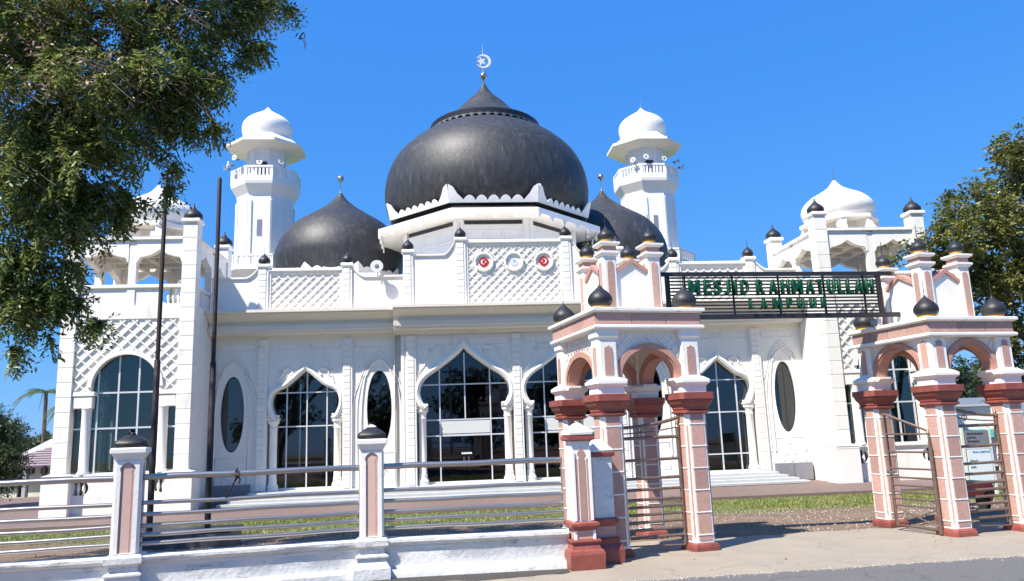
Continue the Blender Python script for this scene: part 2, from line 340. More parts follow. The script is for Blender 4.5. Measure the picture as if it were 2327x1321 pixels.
def lattice(parent, x0, x1, z0, z1, y, step, w, d, m, skip=None, place=None):
    """crossing diagonal relief bars, one object each; place(mb) may move them to another wall"""
    for fam in (0, 1):
        k0 = -int((z1-z0+x1-x0)/step)-1
        for k in range(k0, -k0+1):
            # line: z - z0 = s*(x - x0) + k*step
            s_ = 1 if fam == 0 else -1; segs = []; cur = None; N = 90
            xs = np.linspace(x0, x1, N+1)
            for xx in xs:
                zz = z0+s_*(xx-(x0 if fam == 0 else x1))+k*step
                ok = z0-1e-6 <= zz <= z1+1e-6 and not (skip and skip(xx, zz))
                if ok: cur = [(xx, zz), (xx, zz)] if cur is None else [cur[0], (xx, zz)]
                elif cur: segs.append(cur); cur = None
            if cur: segs.append(cur)
            for a, b in segs:
                if abs(a[0]-b[0]) < step*.22: continue
                mb = MB().bar((a[0], y-(.0 if fam else .004), a[1]), (b[0], y-(.0 if fam else .004), b[1]), w, d)
                if place: place(mb)
                part('lattice_bar', mb, m, parent)

# ------------------------------------------------------------------ ground, road, plaza
def gh(x, y):
    t = min(max((y-14.6)/11.5, 0), 1); return -.45*t
gx = [-180, -90, -50]+list(np.arange(-34, 44.1, 1.0))+[60, 100, 180]; gy = [-60, -20, -4, 4]+list(np.arange(9, 30.1, .75))+[36, 50, 90, 160, 400]
g = MB(); V = [(x, y, gh(x, y)+(random.uniform(-.012, .012) if 14.5 < y < 30 else 0)) for y in gy for x in gx]; nx = len(gx)
g.add(V, [(j*nx+i, j*nx+i+1, (j+1)*nx+i+1, (j+1)*nx+i) for j in range(len(gy)-1) for i in range(nx-1)])
structure('ground', g, m_ground, 60)
def edge_y(x): return 10.62+.058*(x-2.3)
rd = MB(); xs = [-60, -30, -15]+list(np.arange(-10, 22, .12))+[40, 80]; top = [(x, edge_y(x)+random.uniform(-.045, .045)*(1 if abs(x) < 25 else 0), .010) for x in xs]; bot = [(x, -7.5, .010) for x in xs]
n_ = len(xs); rd.add(bot+top, [(i, i+1, n_+i+1, n_+i) for i in range(n_-1)]); structure('road', rd, m_asph)
ap = MB(); xs = list(np.arange(-1.2, 26, .25)); e0 = [(x, edge_y(x)-.15, .004) for x in xs]; e1 = [(x, (11.62 if x < 1.4 else 14.45+.05*(x-8)+random.uniform(-.10, .10)), .004) for x in xs]
n_ = len(xs); ap.add(e0+e1, [(i, i+1, n_+i+1, n_+i) for i in range(n_-1)]); structure('pavement', ap, m_conc)
# stained soil strip under the boundary wall
st = MB(); xs = list(np.arange(-14, 1.9, .15)); e0 = [(x, 11.34+.03*x+random.uniform(-.09, .09)-(0 if x < 1 else -.1), .008) for x in xs]; e1 = [(x, 12.05, .008) for x in xs]
n_ = len(xs); st.add(e0+e1, [(i, i+1, n_+i+1, n_+i) for i in range(n_-1)]); structure('dirt_strip', st, m_soil)
# raised plaza
pz = MB().box(-60, 60, 26.2, 64, -.60, -.33, .02); plaza = structure('plaza', pz, m_paver)
# broken pale rim along the road edge, stones and litter
def scatter(name, n, fx, m, smin, smax, label, cat):
    V = []; F = []
    for q in range(n):
        x, y = fx(); z = gh(x, y)+.008; r_ = random.uniform(smin, smax); k = len(V); a = random.uniform(0, 6.28)
        V += [(x+r_*math.cos(a+i*2.09)*random.uniform(.7, 1.2), y+r_*math.sin(a+i*2.09)*random.uniform(.7, 1.2), z-.01) for i in range(3)]+[(x+random.uniform(-.3, .3)*r_, y+random.uniform(-.3, .3)*r_, z+r_*random.uniform(.4, .8))]
        F += [(k, k+1, k+3), (k+1, k+2, k+3), (k+2, k, k+3)]
    o = single(name, MB().add(V, F), m, label, cat); o['kind'] = 'stuff'
scatter('fallen_leaves', 420, lambda: (random.uniform(-8, 16), random.uniform(11.6, 25)), mat('dry_leaf', (.20, .12, .05), .8, var=.4, scale=20), .015, .035, 'dry fallen leaves scattered on the yard and pavement', 'leaves')
def edge_pt(): x = random.uniform(-1, 14); return x, edge_y(x)+random.gauss(0, .07)
m_stone = mat('pale_stone', (.36, .32, .27), .9, var=.3, scale=30)
scatter('gravel', 1500, edge_pt, m_stone, .006, .028, 'pale broken gravel along the edge of the road', 'gravel')
scatter('yard_gravel', 5000, lambda: (random.uniform(-8, 18), random.uniform(14.5, 21)), m_stone, .008, .03, 'loose stones lying on the reddish yard', 'gravel')
# grass
def tuft_field(name, n, x0, x1, y0, y1, hmin, hmax, dens, off=0):
    x = rng.uniform(x0, x1, n); y = rng.uniform(y0, y1, n); keep = dens(x, y); x = x[keep]; y = y[keep]; n = len(x)
    z = -.45*np.clip((y-14.6)/11.5, 0, 1)+off; a = rng.uniform(0, 2*PI, n); h = rng.uniform(hmin, hmax, n); w = rng.uniform(.008, .018, n); ln = rng.uniform(0, .05, n)
    V = np.empty((n, 3, 3)); V[:, 0] = np.stack([x-np.cos(a)*w, y-np.sin(a)*w, z-.01], 1); V[:, 1] = np.stack([x+np.cos(a)*w, y+np.sin(a)*w, z-.01], 1); V[:, 2] = np.stack([x-np.sin(a)*ln, y+np.cos(a)*ln, z+h], 1)
    return npmesh(name, V.reshape(-1, 3), n, 3, m_grass)
def npmesh(name, V, nf, k, m, smooth=False):
    me = bpy.data.meshes.new(name); me.vertices.add(len(V)); me.vertices.foreach_set('co', V.astype('f4').ravel()); me.loops.add(nf*k); me.loops.foreach_set('vertex_index', np.arange(nf*k, dtype='i4'))
    me.polygons.add(nf); me.polygons.foreach_set('loop_start', np.arange(0, nf*k, k, dtype='i4')); me.polygons.foreach_set('loop_total', np.full(nf, k, dtype='i4')); me.update(calc_edges=True); me.materials.append(m); return me
def patch(x, y):
    f = np.sin(x*.9+1.3)*np.sin(y*.7+x*.23)+.6*np.sin(x*2.3+y*1.1)+.4*np.sin(x*5.1-y*3.3)
    edge = np.clip((y-19.4)/2.4, 0, 1); return (rng.uniform(0, 1, len(x)) < edge*np.clip(.75+.3*f, .12, 1))
gm = tuft_field('grass', 100000, -22, 24, 19.4, 26.15, .025, .075, patch)
o = bpy.data.objects.new('grass', gm); COL.objects.link(o); o['kind'] = 'stuff'; o['label'] = 'short green lawn strip in front of the raised paving'; o['category'] = 'grass'
gm = tuft_field('weeds', 5000, -9, 22, 14.2, 20.3, .02, .08, lambda x, y: rng.uniform(0, 1, len(x)) < np.clip(.5*np.sin(x*1.7)*np.sin(y*1.9+x)+.1, .02, 1))
o = bpy.data.objects.new('weeds', gm); COL.objects.link(o); o['kind'] = 'stuff'; o['label'] = 'thin weeds scattered over the reddish yard'; o['category'] = 'weeds'

# ------------------------------------------------------------------ MOSQUE HALL
XC = 2.95; FY = 32.0
hall = root('mosque_hall', 'long white main hall of the mosque with pointed arches, parapet and big black dome', 'mosque', (XC, FY, -.33), (XC, FY, -.33))
def ogee(R):                                  # right half (dx, z) from neck up to apex -> closed symmetric outline
    R = smoothpts(R, 4); return R
side_half = ogee([(1.10, 2.98), (1.22, 3.10), (1.33, 3.38), (1.35, 3.66), (1.26, 3.93), (1.05, 4.08), (.78, 4.20), (.46, 4.46), (.19, 4.70), (0, 4.86)])
door_half = ogee([(1.56, 3.22), (1.72, 3.36), (1.83, 3.62), (1.84, 3.88), (1.74, 4.18), (1.48, 4.45), (1.13, 4.68), (.61, 5.05), (.20, 5.38), (0, 5.60)])
def outline(half, hw, z0, neck_z, cx):
    """opening: wide rectangle up to neck then the ogee"""
    R = [(hw, z0), (hw, neck_z)]+half
    return [(cx-x, z) for x, z in R[::-1][1:]][::-1][::-1]+[]
def opening(half, hw, z0, neck_z, cx):
    R = [(hw, z0), (hw, neck_z)]+list(half)
    L = [(-x, z) for x, z in R[:-1]][::-1]
    return [(cx+x, z) for x, z in R+L]
def vesica(cx, cz, hw, hh, n=14):
    pts = []
    for k in range(n): t = PI*k/n; pts.append((cx+hw*math.sin(t)**.92, cz+hh*math.cos(t)))
    for k in range(n): t = PI*k/n; pts.append((cx-hw*math.sin(t)**.92, cz-hh*math.cos(t)))
    return pts
CY = FY-.25                                    # centre section stands forward
side_c = [XC-8.6, XC+8.6]; door_c = [XC-2.17, XC+2.17]
oval_c = [XC-11.47, XC-5.65, XC+5.65, XC+11.47]
TH = .10; WT = 6.30
holes_s = {}
x_in = 4.75
for sgn in (-1, 1):
    xa, xb = sorted((XC+sgn*12.4, XC+sgn*x_in))
    cx = XC+sgn*8.6
    hs_ = [opening(side_half, 1.50, TH+.01, 2.98, cx), vesica(XC+sgn*11.47, 3.16, .46, 1.5), vesica(XC+sgn*5.65, 3.2, .50, 1.55)]
    part('wall', MB().plate([(xa, TH), (xb, TH), (xb, WT), (xa, WT)], hs_, FY, FY+.32), m_white, hall)
xa, xb = XC-x_in, XC+x_in
part('wall', MB().plate([(xa, TH), (xb, TH), (xb, WT), (xa, WT)], [opening(door_half, 1.98, TH+.01, 3.22, c) for c in door_c], CY, CY+.55), m_white, hall)
# upper wall behind cornice and body, roof
part('wall', MB().box(XC-12.4, XC+12.4, FY+.05, FY+.35, WT, 7.25), m_white, hall)
part('roof', MB().box(XC-12.4, XC+12.4, FY+.36, 50, 6.9, 7.1), m_white, hall)
part('wall', MB().box(XC-12.4, XC-12.1, FY+.4, 50, TH, 6.85), m_white, hall); part('wall', MB().box(XC+12.1, XC+12.4, FY+.4, 50, TH, 6.85), m_white, hall)
part('wall', MB().box(XC-12.0, XC+12.0, 49.7, 50, TH, 6.85), m_inner, hall)
part('floor', MB().box(XC-12.05, XC+12.05, FY-.1, 49.6, -.2, TH-.01), m_floor, hall)
# inner arcade seen through the glass
ihs = [opening(side_half, 1.25, TH+.02, 2.98, XC+d) for d in (-9.9, -6.6, -3.3, 0, 3.3, 6.6, 9.9)]
part('inner_wall', MB().plate([(XC-12, TH), (XC+12, TH), (XC+12, 6.4), (XC-12, 6.4)], ihs, 36.2, 36.5), m_inner, hall)
for d in (-8.25, -4.95, -1.65, 1.65, 4.95, 8.25):
    part('inner_column', MB().lathe([(.2, .1), (.2, .3), (.14, .4), (.14, 2.7), (.2, 2.9), (.2, 2.98)], XC+d, 36.35, 16), m_inner, hall, 40)
part('ceiling', MB().box(XC-12, XC+12, 32.6, 49.6, 6.4, 6.5), m_inner, hall)
# mouldings round the openings
def moulding(half, hw, neck_z, cx, y, w=.10, d=.09, cut=None):
    mb = MB(); pts = [(x, z) for x, z in half]
    full = pts+[(-x, z) for x, z in pts[:-1]][::-1]
    P = [Vector((cx+x, 0, z)) for x, z in full]; n = len(P); V = []
    apex = len(pts)-1
    for i, p in enumerate(P):
        t = (P[min(i+1, n-1)]-P[max(i-1, 0)]).normalized(); nr = Vector((t.z, 0, -t.x))
        ww = w*(1.9 if i == apex else 1)
        for (o, yy) in ((-.012, y+.05), (-.012, y-d*.55), (ww*.45, y-d), (ww, y-d*.5), (ww, y+.02)):
            V.append((p.x+nr.x*o, yy, p.z+nr.z*o))
    F = []
    for i in range(n-1):
        for k in range(4): F.append((i*5+k, (i+1)*5+k, (i+1)*5+k+1, i*5+k+1))
    return mb.add(V, F)
for cx in side_c: part('arch_moulding', moulding(side_half, 1.5, 2.98, cx, FY, .17, .13), m_trim, hall, 50)
for cx in door_c: part('arch_moulding', moulding(door_half, 1.98, 3.22, cx, CY, .20, .15), m_trim, hall, 50)
# slender columns under the arches
def column_mesh(h, key):
    def f():
        pr = [(.24, 0), (.24, .06), (.21, .10), (.235, .16), (.20, .22), (.16, .34), (.175, .40), (.15, .46), (.15, h-.52), (.175, h-.48), (.15, h-.42), (.16, h-.30), (.235, h-.20), (.235, h-.13), (.19, h-.12)]
        mb = MB().lathe(pr, 0, 0, 20); mb.rect([(0, h-.12), (.03, h-.06), (.0, h-.005)], -.22, .22, -.17, .17); return mesh('column', mb, m_trim, smooth=35)
    return cached(key, f)
for cx in side_c:
    for s in (-1, 1): inst('column', column_mesh(2.98-TH, 'colA'), hall, (cx+s*1.27, FY+.16, TH))
for cx in door_c:
    for s in (-1, 1): inst('column', column_mesh(3.22-TH, 'colB'), hall, (cx+s*1.74, CY+.2, TH))
# windows: frame, mullions, panes
def window(cx, poly, vx, hz, y, gm, name='window', skipcell=None, t=.05):
    fr = MB(); P = poly; n = len(P); cen = (sum(p[0] for p in P)/n, sum(p[1] for p in P)/n)
    w = part(name, MB().plate(P, [[(c[0]+(cen[0]-c[0])*.02, c[1]+(cen[1]-c[1])*.02) for c in P]], y-.02, y+.04), m_alu, hall if hall_mode else cur_parent)
    xs_ = [min(p[0] for p in P)-.01]+list(vx)+[max(p[0] for p in P)+.01]; zs = [min(p[1] for p in P)-.01]+list(hz)+[max(p[1] for p in P)+.01]
    for i in range(len(xs_)-1):
        for j in range(len(zs)-1):
            if skipcell and skipcell(i, j): continue
            c = clip_rect(P, xs_[i]+.012, xs_[i+1]-.012, zs[j]+.012, zs[j+1]-.012)
            if area(c) > .01: part('pane', MB().plate(c, (), y+.008, y+.014), gm, w)
    for v in vx:
        zz = [z for z in np.arange(zs[0], zs[-1], .03) if inside(P, v, z)]
        if zz: part('mullion', MB().box(v-t/2, v+t/2, y-.03, y+.045, zz[0], zz[-1]), m_alu, w)
    for z in hz:
        xx = [x for x in np.arange(xs_[0], xs_[-1], .02) if inside(P, x, z)]
        if xx: part('mullion', MB().box(xx[0], xx[-1], y-.026, y+.041, z-t/2, z+t/2), m_alu, w)
    return w
hall_mode = True; cur_parent = None
for cx in side_c:
    window(cx, opening(side_half, 1.49, TH+.02, 2.98, cx), [cx-.78, cx+.02, cx+.82], [.86, 2.60, 3.96], FY+.30, m_glass)
for cx in door_c:
    P = opening(door_half, 1.97, TH+.02, 3.22, cx)
    w = window(cx, P, [cx-1.03, cx+1.05], [.80, 2.02, 2.66, 4.10], CY+.42, m_glassd, skipcell=lambda i, j: i == 1 and j < 3)
    part('mullion', MB().box(cx-.02, cx+.03, CY+.395, CY+.46, 2.69, 5.4), m_alu, w)
    part('blind', MB().box(cx-.99, cx+1.01, CY+.41, CY+.45, 2.10, 2.62), m_blind, w)
    part('door_frame', MB().box(cx-1.0, cx+1.02, CY+.39, CY+.47, 1.99, 2.07), m_alu, w)
    for s in (-1, 1):
        dr = part('door', MB().box(*sorted((cx+.01+s*.01, cx+.01+s*.98)), CY+.43, CY+.444, TH+.03, 1.98), m_glassd, hall)
        part('handle', MB().tube([(cx+.01+s*.10, CY+.36, .75), (cx+.01+s*.10, CY+.36, 1.15)], .018, 8), m_steel, dr, 40)
    part('door_sticker', MB().box(cx-.18, cx+.24, CY+.40, CY+.425, 1.26, 1.33), m_boardw, w)
    for k, c_ in enumerate((-.26, .32)): part('door_sticker', MB().lathe([(.045, 0), (.045, .01)], 0, 0, 14).move(0, 0, 0), m_redd, w).location = (0, 0, 0)
# oval windows
for i, cx in enumerate(oval_c):
    big = i in (1, 2); hw, hh, cz = (.50, 1.55, 3.2) if big else (.46, 1.5, 3.16); y = FY
    P = vesica(cx, cz, hw-.01, hh-.01)
    w = part('oval_window', MB().plate(vesica(cx, cz, hw-.005, hh-.005), [vesica(cx, cz, hw-.03, hh-.05)], y+.10, y+.16), m_dark, hall)
    part('pane', MB().plate(vesica(cx, cz, hw-.028, hh-.045), (), y+.12, y+.128), m_glass, w)
    # raised pointed surround in three steps
    for k in range(3):
        o_ = .20+k*.17; A = smoothpts([(hw+o_, .9), (hw+o_+.02, 2.6), (hw+o_-.02, 3.6), (hw*.9+o_*.55, 4.45), (.26+o_*.35, 4.95+k*.09), (0, 5.22+k*.17)], 4)
        B = [(x*(1-.05/max(.2, x)) if x > .2 else x*.8, z-.055) for x, z in A]
        pts = [(cx+x, y-.012, z) for x, z in A]+[(cx-x, y-.012, z) for x, z in A[:-1]][::-1]
        part('surround', MB().tube(pts, .030 if k else .045, 6), m_trim, hall, 60)
    # low relief panel under the window
    sp_ = MB(); bx, bz0, bz1 = .62, .35, 1.45
    sp_.tube([(cx-bx, y-.005, bz0), (cx+bx, y-.005, bz0), (cx+bx, y-.005, bz1), (cx-bx, y-.005, bz1)], .016, 6, True)
    sp_.tube([(cx+.22*math.cos(t), y-.005, .85+.38*math.sin(t)) for t in np.linspace(0, 2*PI, 20)[:-1]], .018, 6, True)
    sp_.tube([(cx-.34, y-.005, .45), (cx-.3, y-.005, .75), (cx-.12, y-.005, .80), (cx, y-.005, .48), (cx+.12, y-.005, .80), (cx+.3, y-.005, .75), (cx+.34, y-.005, .45)], .02, 6)
    part('relief', sp_, m_trim, hall, 60)
# pilasters with quoin blocks
def blocks(parent, x0, x1, y0, y1, z0, z1, h, m, gap=.022, c=.012, sides=''):
    n = max(1, round((z1-z0)/h)); hh = (z1-z0)/n
    me = cached(('blk', round(x1-x0, 3), round(y1-y0, 3), round(hh, 3), m.name), lambda: mesh('block', MB().box(0, x1-x0, 0, y1-y0, gap/2, hh-gap/2, c), m))
    for k in range(n): inst('block', me, parent, (x0, y0, z0+k*hh))
for cx, y in ((XC-10.30, FY), (XC-6.92, FY), (XC+6.92, FY), (XC+10.30, FY), (XC-4.33, CY), (XC, CY), (XC+4.33, CY)):
    z1 = 6.12; p_ = part('pilaster', MB().box(cx-.19, cx+.19, y-.10, y+.02, TH, z1), m_white, hall)
    blocks(p_, cx-.175, cx+.115, y-.125, y-.095, TH+.02, z1-.02, .262, m_white)
for s in (-1, 1): part('pilaster', MB().box(*sorted((XC+s*4.62, XC+s*4.75)), CY-.03, FY, TH, 6.25), m_white, hall)
# frieze panels with little roundels, scroll reliefs
for xa, xb, y in ((XC-10.05, XC-7.15, FY), (XC+7.15, XC+10.05, FY), (XC-4.1, XC-.24, CY), (XC+.24, XC+4.1, CY), (XC-12.1, XC-10.55, FY), (XC+10.55, XC+12.1, FY), (XC-6.7, XC-4.9, FY), (XC+4.9, XC+6.7, FY)):
    mid = (xa+xb)/2; r_ = MB(); wide = xb-xa > 2.2
    for a, b in (((xa+.08, mid-.22), (mid+.22, xb-.08)) if wide else ((xa+.08, xb-.08),)):
        c = .08; r_.tube([(a, y-.003, 5.78), (a+c, y-.003, 5.70), (b-c, y-.003, 5.70), (b, y-.003, 5.78), (b, y-.003, 5.96), (a, y-.003, 5.96)], .014, 6, True)
    if wide:
        r_.tube([(mid+.13*math.cos(t)*(1+.15*math.cos(4*t)), y-.003, 5.82+.13*math.sin(t)*(1+.15*math.cos(4*t))) for t in np.linspace(0, 2*PI, 25)[:-1]], .012, 6, True)
        r_.tube([(mid-.08, y-.003, 5.74), (mid+.08, y-.003, 5.90)], .012, 6); r_.tube([(mid-.08, y-.003, 5.90), (mid+.08, y-.003, 5.74)], .012, 6)
    part('frieze_relief', r_, m_trim, hall, 60)
for cx, y, k, zt in [(c, FY, .80, 4.72) for c in side_c]+[(c, CY, 1.0, 5.42) for c in door_c]:
    for s in (-1, 1):
        q = [(.92, -.10), (.80, .06), (.90, .20), (1.10, .22), (1.28, .08), (1.32, -.08), (1.46, -.16), (1.52, -.34), (1.62, -.62), (1.86, -.98), (1.98, -1.24)]
        q = [(x*(k if k < 1 else 1)-(.12 if k < 1 else .0), z*.85) for x, z in q]
        pts = [(cx+s*x, y-.004, zt+z) for x, z in smoothpts(q, 4)]
        n = len(pts); part('scroll_relief', MB().tube(pts, [.062*(1-.6*i/n) for i in range(n)], 6).tube([(cx+s*(q[4][0]+a), y-.004, zt+q[4][1]+b) for a, b in ((-.05, .0), (.02, .12), (.06, .02), (.16, .08), (.14, -.06))], .03, 6), m_trim, hall, 60)
# impost blocks beside the arch necks
for cx in side_c:
    for s in (-1, 1): part('impost', MB().box(*sorted((cx+s*1.05, cx+s*1.50)), FY-.05, FY+.28, 2.985, 3.07, .01), m_trim, hall); part('impost', MB().box(*sorted((cx+s*1.38, cx+s*1.50)), FY-.06, FY-.002, 3.9, 4.02, .01), m_trim, hall)
for cx in door_c:
    for s in (-1, 1): part('impost', MB().box(*sorted((cx+s*1.50, cx+s*1.97)), CY-.05, CY+.4, 3.225, 3.32, .01), m_trim, hall)
# cornice
CPR = [(.0, 6.12), (.06, 6.12), (.10, 6.28), (.50, 6.30), (.52, 6.40), (.58, 6.42), (.60, 6.62), (.50, 6.64), (.50, 6.74), (.66, 6.86), (.86, 7.00), (1.0, 7.04), (1.0, 7.08), (1.10, 7.09), (1.10, 7.20), (0, 7.22)]
def cornice(x0, x1, y, z0=0):
    V = []; n = len(CPR)
    for x in (x0, x1): V += [(x, y-p, z+z0) for p, z in CPR]
    F = [(i, i+1, n+i+1, n+i) for i in range(n-1)]+[(n-1, 0, n, 2*n-1)]+[tuple(range(n)), tuple(range(n, 2*n))[::-1]]
    return MB().add(V, F)
part('cornice', cornice(XC-12.35, XC-5.0, FY), m_cornice, hall); part('cornice', cornice(XC+5.0, XC+12.35, FY), m_cornice, hall)
part('cornice', cornice(XC-5.0, XC+5.0, FY-.36, .03), m_cornice, hall)
# parapet
PY = FY-.30
def lowwall(x0, x1, y, zc, dips):
    """wall whose top edge sweeps down in a curve from each pier; dips: (left_high, right_high, low)"""
    lh, rh, lo = dips; N = 12; topp = []
    for t in np.linspace(0, 1, N): 
        if lh: topp.append((x0+.55*t, lo+(lh-lo)*(1-math.sin(t*PI/2))**1.0 if lh else lo))
    if not lh: topp.append((x0, lo))
    rr = []
    if rh:
        for t in np.linspace(0, 1, N): rr.append((x1-.55*(1-t), lo+(rh-lo)*(1-math.sin((1-t)*PI/2))))
    else: rr.append((x1, lo))
    poly = [(x0, 7.2), (x1, 7.2)]+rr[::-1]+topp[::-1]
    part('parapet_wall', MB().plate(poly, (), y, y+.22), m_white, hall)
    tp = topp+rr; V = []; F = []
    for x, z in tp: V += [(x, y-.07, z), (x, y-.07, z+.07), (x, y+.26, z+.07), (x, y+.26, z)]
    for i in range(len(tp)-1):
        for k in range(4): F.append((i*4+k, i*4+(k+1) % 4, i*4+4+(k+1) % 4, i*4+4+k))
    F += [(0, 1, 2, 3), tuple(4*(len(tp)-1)+k for k in (3, 2, 1, 0))]
    part('coping', MB().add(V, F), m_trim, hall)
def latpanel(x0, x1, y, zt, step, circles=()):
    part('parapet_wall', MB().box(x0, x1, y+.06, y+.22, 7.2, zt-.12), m_white, hall)
    fr = part('lattice_frame', MB().plate([(x0, 7.2), (x1, 7.2), (x1, zt-.12), (x0, zt-.12)], [[(x0+.10, 7.3), (x1-.10, 7.3), (x1-.10, zt-.22), (x0+.10, zt-.22)]], y-.01, y+.065), m_trim, hall)
    part('coping', MB().box(x0, x1, y-.07, y+.26, zt-.119, zt, .01), m_trim, hall)
    sk = lambda x, z: any((x-c)**2+(z-zz)**2 < r*r for c, zz, r in circles)
    lattice(fr, x0+.10, x1-.10, 7.3, zt-.30, y+.062, step, .038, .042, m_trim, sk)
CPY = PY-.36
latpanel(XC-10.1, XC-7.13, PY, 9.03, .355); latpanel(XC+7.13, XC+10.1, PY, 9.03, .355)
CR = [(XC-1.26, 9.08, .43), (XC, 9.08, .43), (XC+1.26, 9.08, .43)]
latpanel(XC-2.02, XC+2.02, CPY, 10.03, .355, CR)
lowwall(XC-12.35, XC-10.5, PY, 0, (0, 9.0, 8.60)); lowwall(XC+10.5, XC+12.35, PY, 0, (9.0, 0, 8.60))
lowwall(XC-6.72, XC-4.62, PY, 0, (9.0, 0, 8.60)); lowwall(XC+4.62, XC+6.72, PY, 0, (0, 9.0, 8.60))
lowwall(XC-4.18, XC-2.42, CPY, 0, (0, 10.0, 9.38)); lowwall(XC+2.42, XC+4.18, CPY, 0, (10.0, 0, 9.38))
def pier(cx, y, zt, w=.20):
    p = part('parapet_pier', MB().box(cx-w, cx+w, y-.06, y+.24, 7.2, zt-.18), m_white, hall)
    blocks(p, cx-w+.02, cx+w-.08, y-.085, y-.055, 7.24, zt-.2, .262, m_white)
    part('pier_cap', MB().rect([(.0, zt-.18), (.06, zt-.12), (.06, zt-.04), (.0, zt)], cx-w, cx+w, y-.08, y+.26), m_trim, hall)
    part('pier_dome', MB().lathe(onion(.24, zt, .50, .8)+[(.012, zt+.52), (.008, zt+.75)], cx, y+.09, 20), m_black, hall, 50)
for x in (-10.30, -6.92, 6.92, 10.30): pier(XC+x, PY, 9.22)
for x in (-4.40, 4.40): pier(XC+x, CPY, 9.66)
for x in (-2.22, 2.22): pier(XC+x, CPY, 10.15)
for k, (cx, cz, r) in enumerate(CR):
    pts = [(cx+.37*math.cos(t), CPY-.02, cz+.37*math.sin(t)) for t in np.linspace(0, 2*PI, 33)[:-1]]
    md = part('medallion', MB().tube(pts, .055, 8, True), m_trim, hall, 60)
    part('disc', MB().plate([(cx+.34*math.cos(t), cz+.34*math.sin(t)) for t in np.linspace(0, 2*PI, 33)[:-1]], (), CPY+.02, CPY+.06), m_trim, md)
    if k != 1:
        part('disc', MB().plate([(cx+.20*math.cos(t)*(1+.10*abs(math.cos(2*t))**6), cz+.20*math.sin(t)*(1+.10*abs(math.cos(2*t))**6)) for t in np.linspace(0, 2*PI, 49)[:-1]], (), CPY+.0, CPY+.02), m_redd, md)
        A = [(cx-.02+.105*math.cos(t), cz+.105*math.sin(t)) for t in np.linspace(.6, 2*PI-.6, 22)]; B = [(cx+.015+.085*math.cos(t), cz+.085*math.sin(t)) for t in np.linspace(2*PI-.75, .75, 20)]
        if k == 0: part('crescent', MB().plate(A+B, (), CPY-.02, CPY), m_trim, md); sx_ = .075
        else: part('crescent', MB().plate([(2*cx-x, z) for x, z in (A+B)], (), CPY-.02, CPY), m_trim, md); sx_ = -.075
        part('star', MB().plate([(cx+sx_+(.042 if i % 2 == 0 else .018)*math.cos(i*PI/5), cz+(.042 if i % 2 == 0 else .018)*math.sin(i*PI/5)) for i in range(10)], (), CPY-.02, CPY), m_trim, md)
    else:
        part('disc', MB().plate([(cx+.17*math.cos(t), cz+.17*math.sin(t)) for t in np.linspace(0, 2*PI, 33)[:-1]], (), CPY+.0, CPY+.02), m_boardw, md)
        for a in ((0, .11), (.07, 0)): part('clock_hand', MB().bar((cx, CPY-.002, cz), (cx+a[0], CPY-.002, cz+a[1]), .014, .006), m_ink, md)
# steps, plinth, drainpipes
for k in range(4):
    z1 = TH-.002-k*.105; part('step', MB().box(XC-10.6-k*.30, XC+10.5+k*.30, FY-.72-k*.32, FY-.41-k*.32+(.32 if k else .45), -.32, z1, .012), m_marble, hall)
for s in (-1, 1):
    pl = part('plinth', MB().box(*sorted((XC+s*10.70, XC+s*12.30)), FY-.12, FY+.1, -.32, .40), m_grey, hall)
    for q in range(2):
        xa = XC+s*(10.72+q*.79); part('tile', MB().box(*sorted((xa, xa+s*.77)), FY-.14, FY-.122, -.30, .39, .004), m_grey, pl)
    part('wall', MB().box(*sorted((XC+s*10.70, XC+s*12.30)), FY-.001, FY+.3, -.32, TH), m_grey, hall)
part('wall', MB().box(XC-10.7, XC+10.7, FY-.40, FY+.3, -.32, TH-.004), m_marble, hall)
part('drainpipe', MB().tube([(XC-12.18, FY-.10, .3), (XC-12.18, FY-.10, 6.2)], .045, 8), m_cornice, hall, 50)
part('drainpipe', MB().tube([(XC-5.02, FY-.09, .15), (XC-5.02, FY-.09, 6.2)], .04, 8), m_cornice, hall, 50)

# ------- central drum and the big dome
DX, DY = 2.80, 46.0
def octo(hw, f):                             # chamfered square: half width hw, front half f
    c = hw-f; return [(-f, -hw), (f, -hw), (hw, -f), (hw, f), (f, hw), (-f, hw), (-hw, f), (-hw, -f)]
def octring(rings, cx, cy):
    V = []; F = []
    for hw, f, z in rings: V += [(cx+x, cy+y, z) for x, y in octo(hw, f)]
    for i in range(len(rings)-1):
        for k in range(8): F.append((i*8+k, i*8+(k+1) % 8, i*8+8+(k+1) % 8, i*8+8+k))
    F += [tuple(range(8))[::-1], tuple((len(rings)-1)*8+k for k in range(8))]
    return MB().add(V, F)
m_drum = m_minaret
part('drum_wall', octring([(5.0, 1.95, 7.1), (5.0, 1.95, 13.71)], DX, DY), m_drum, hall)
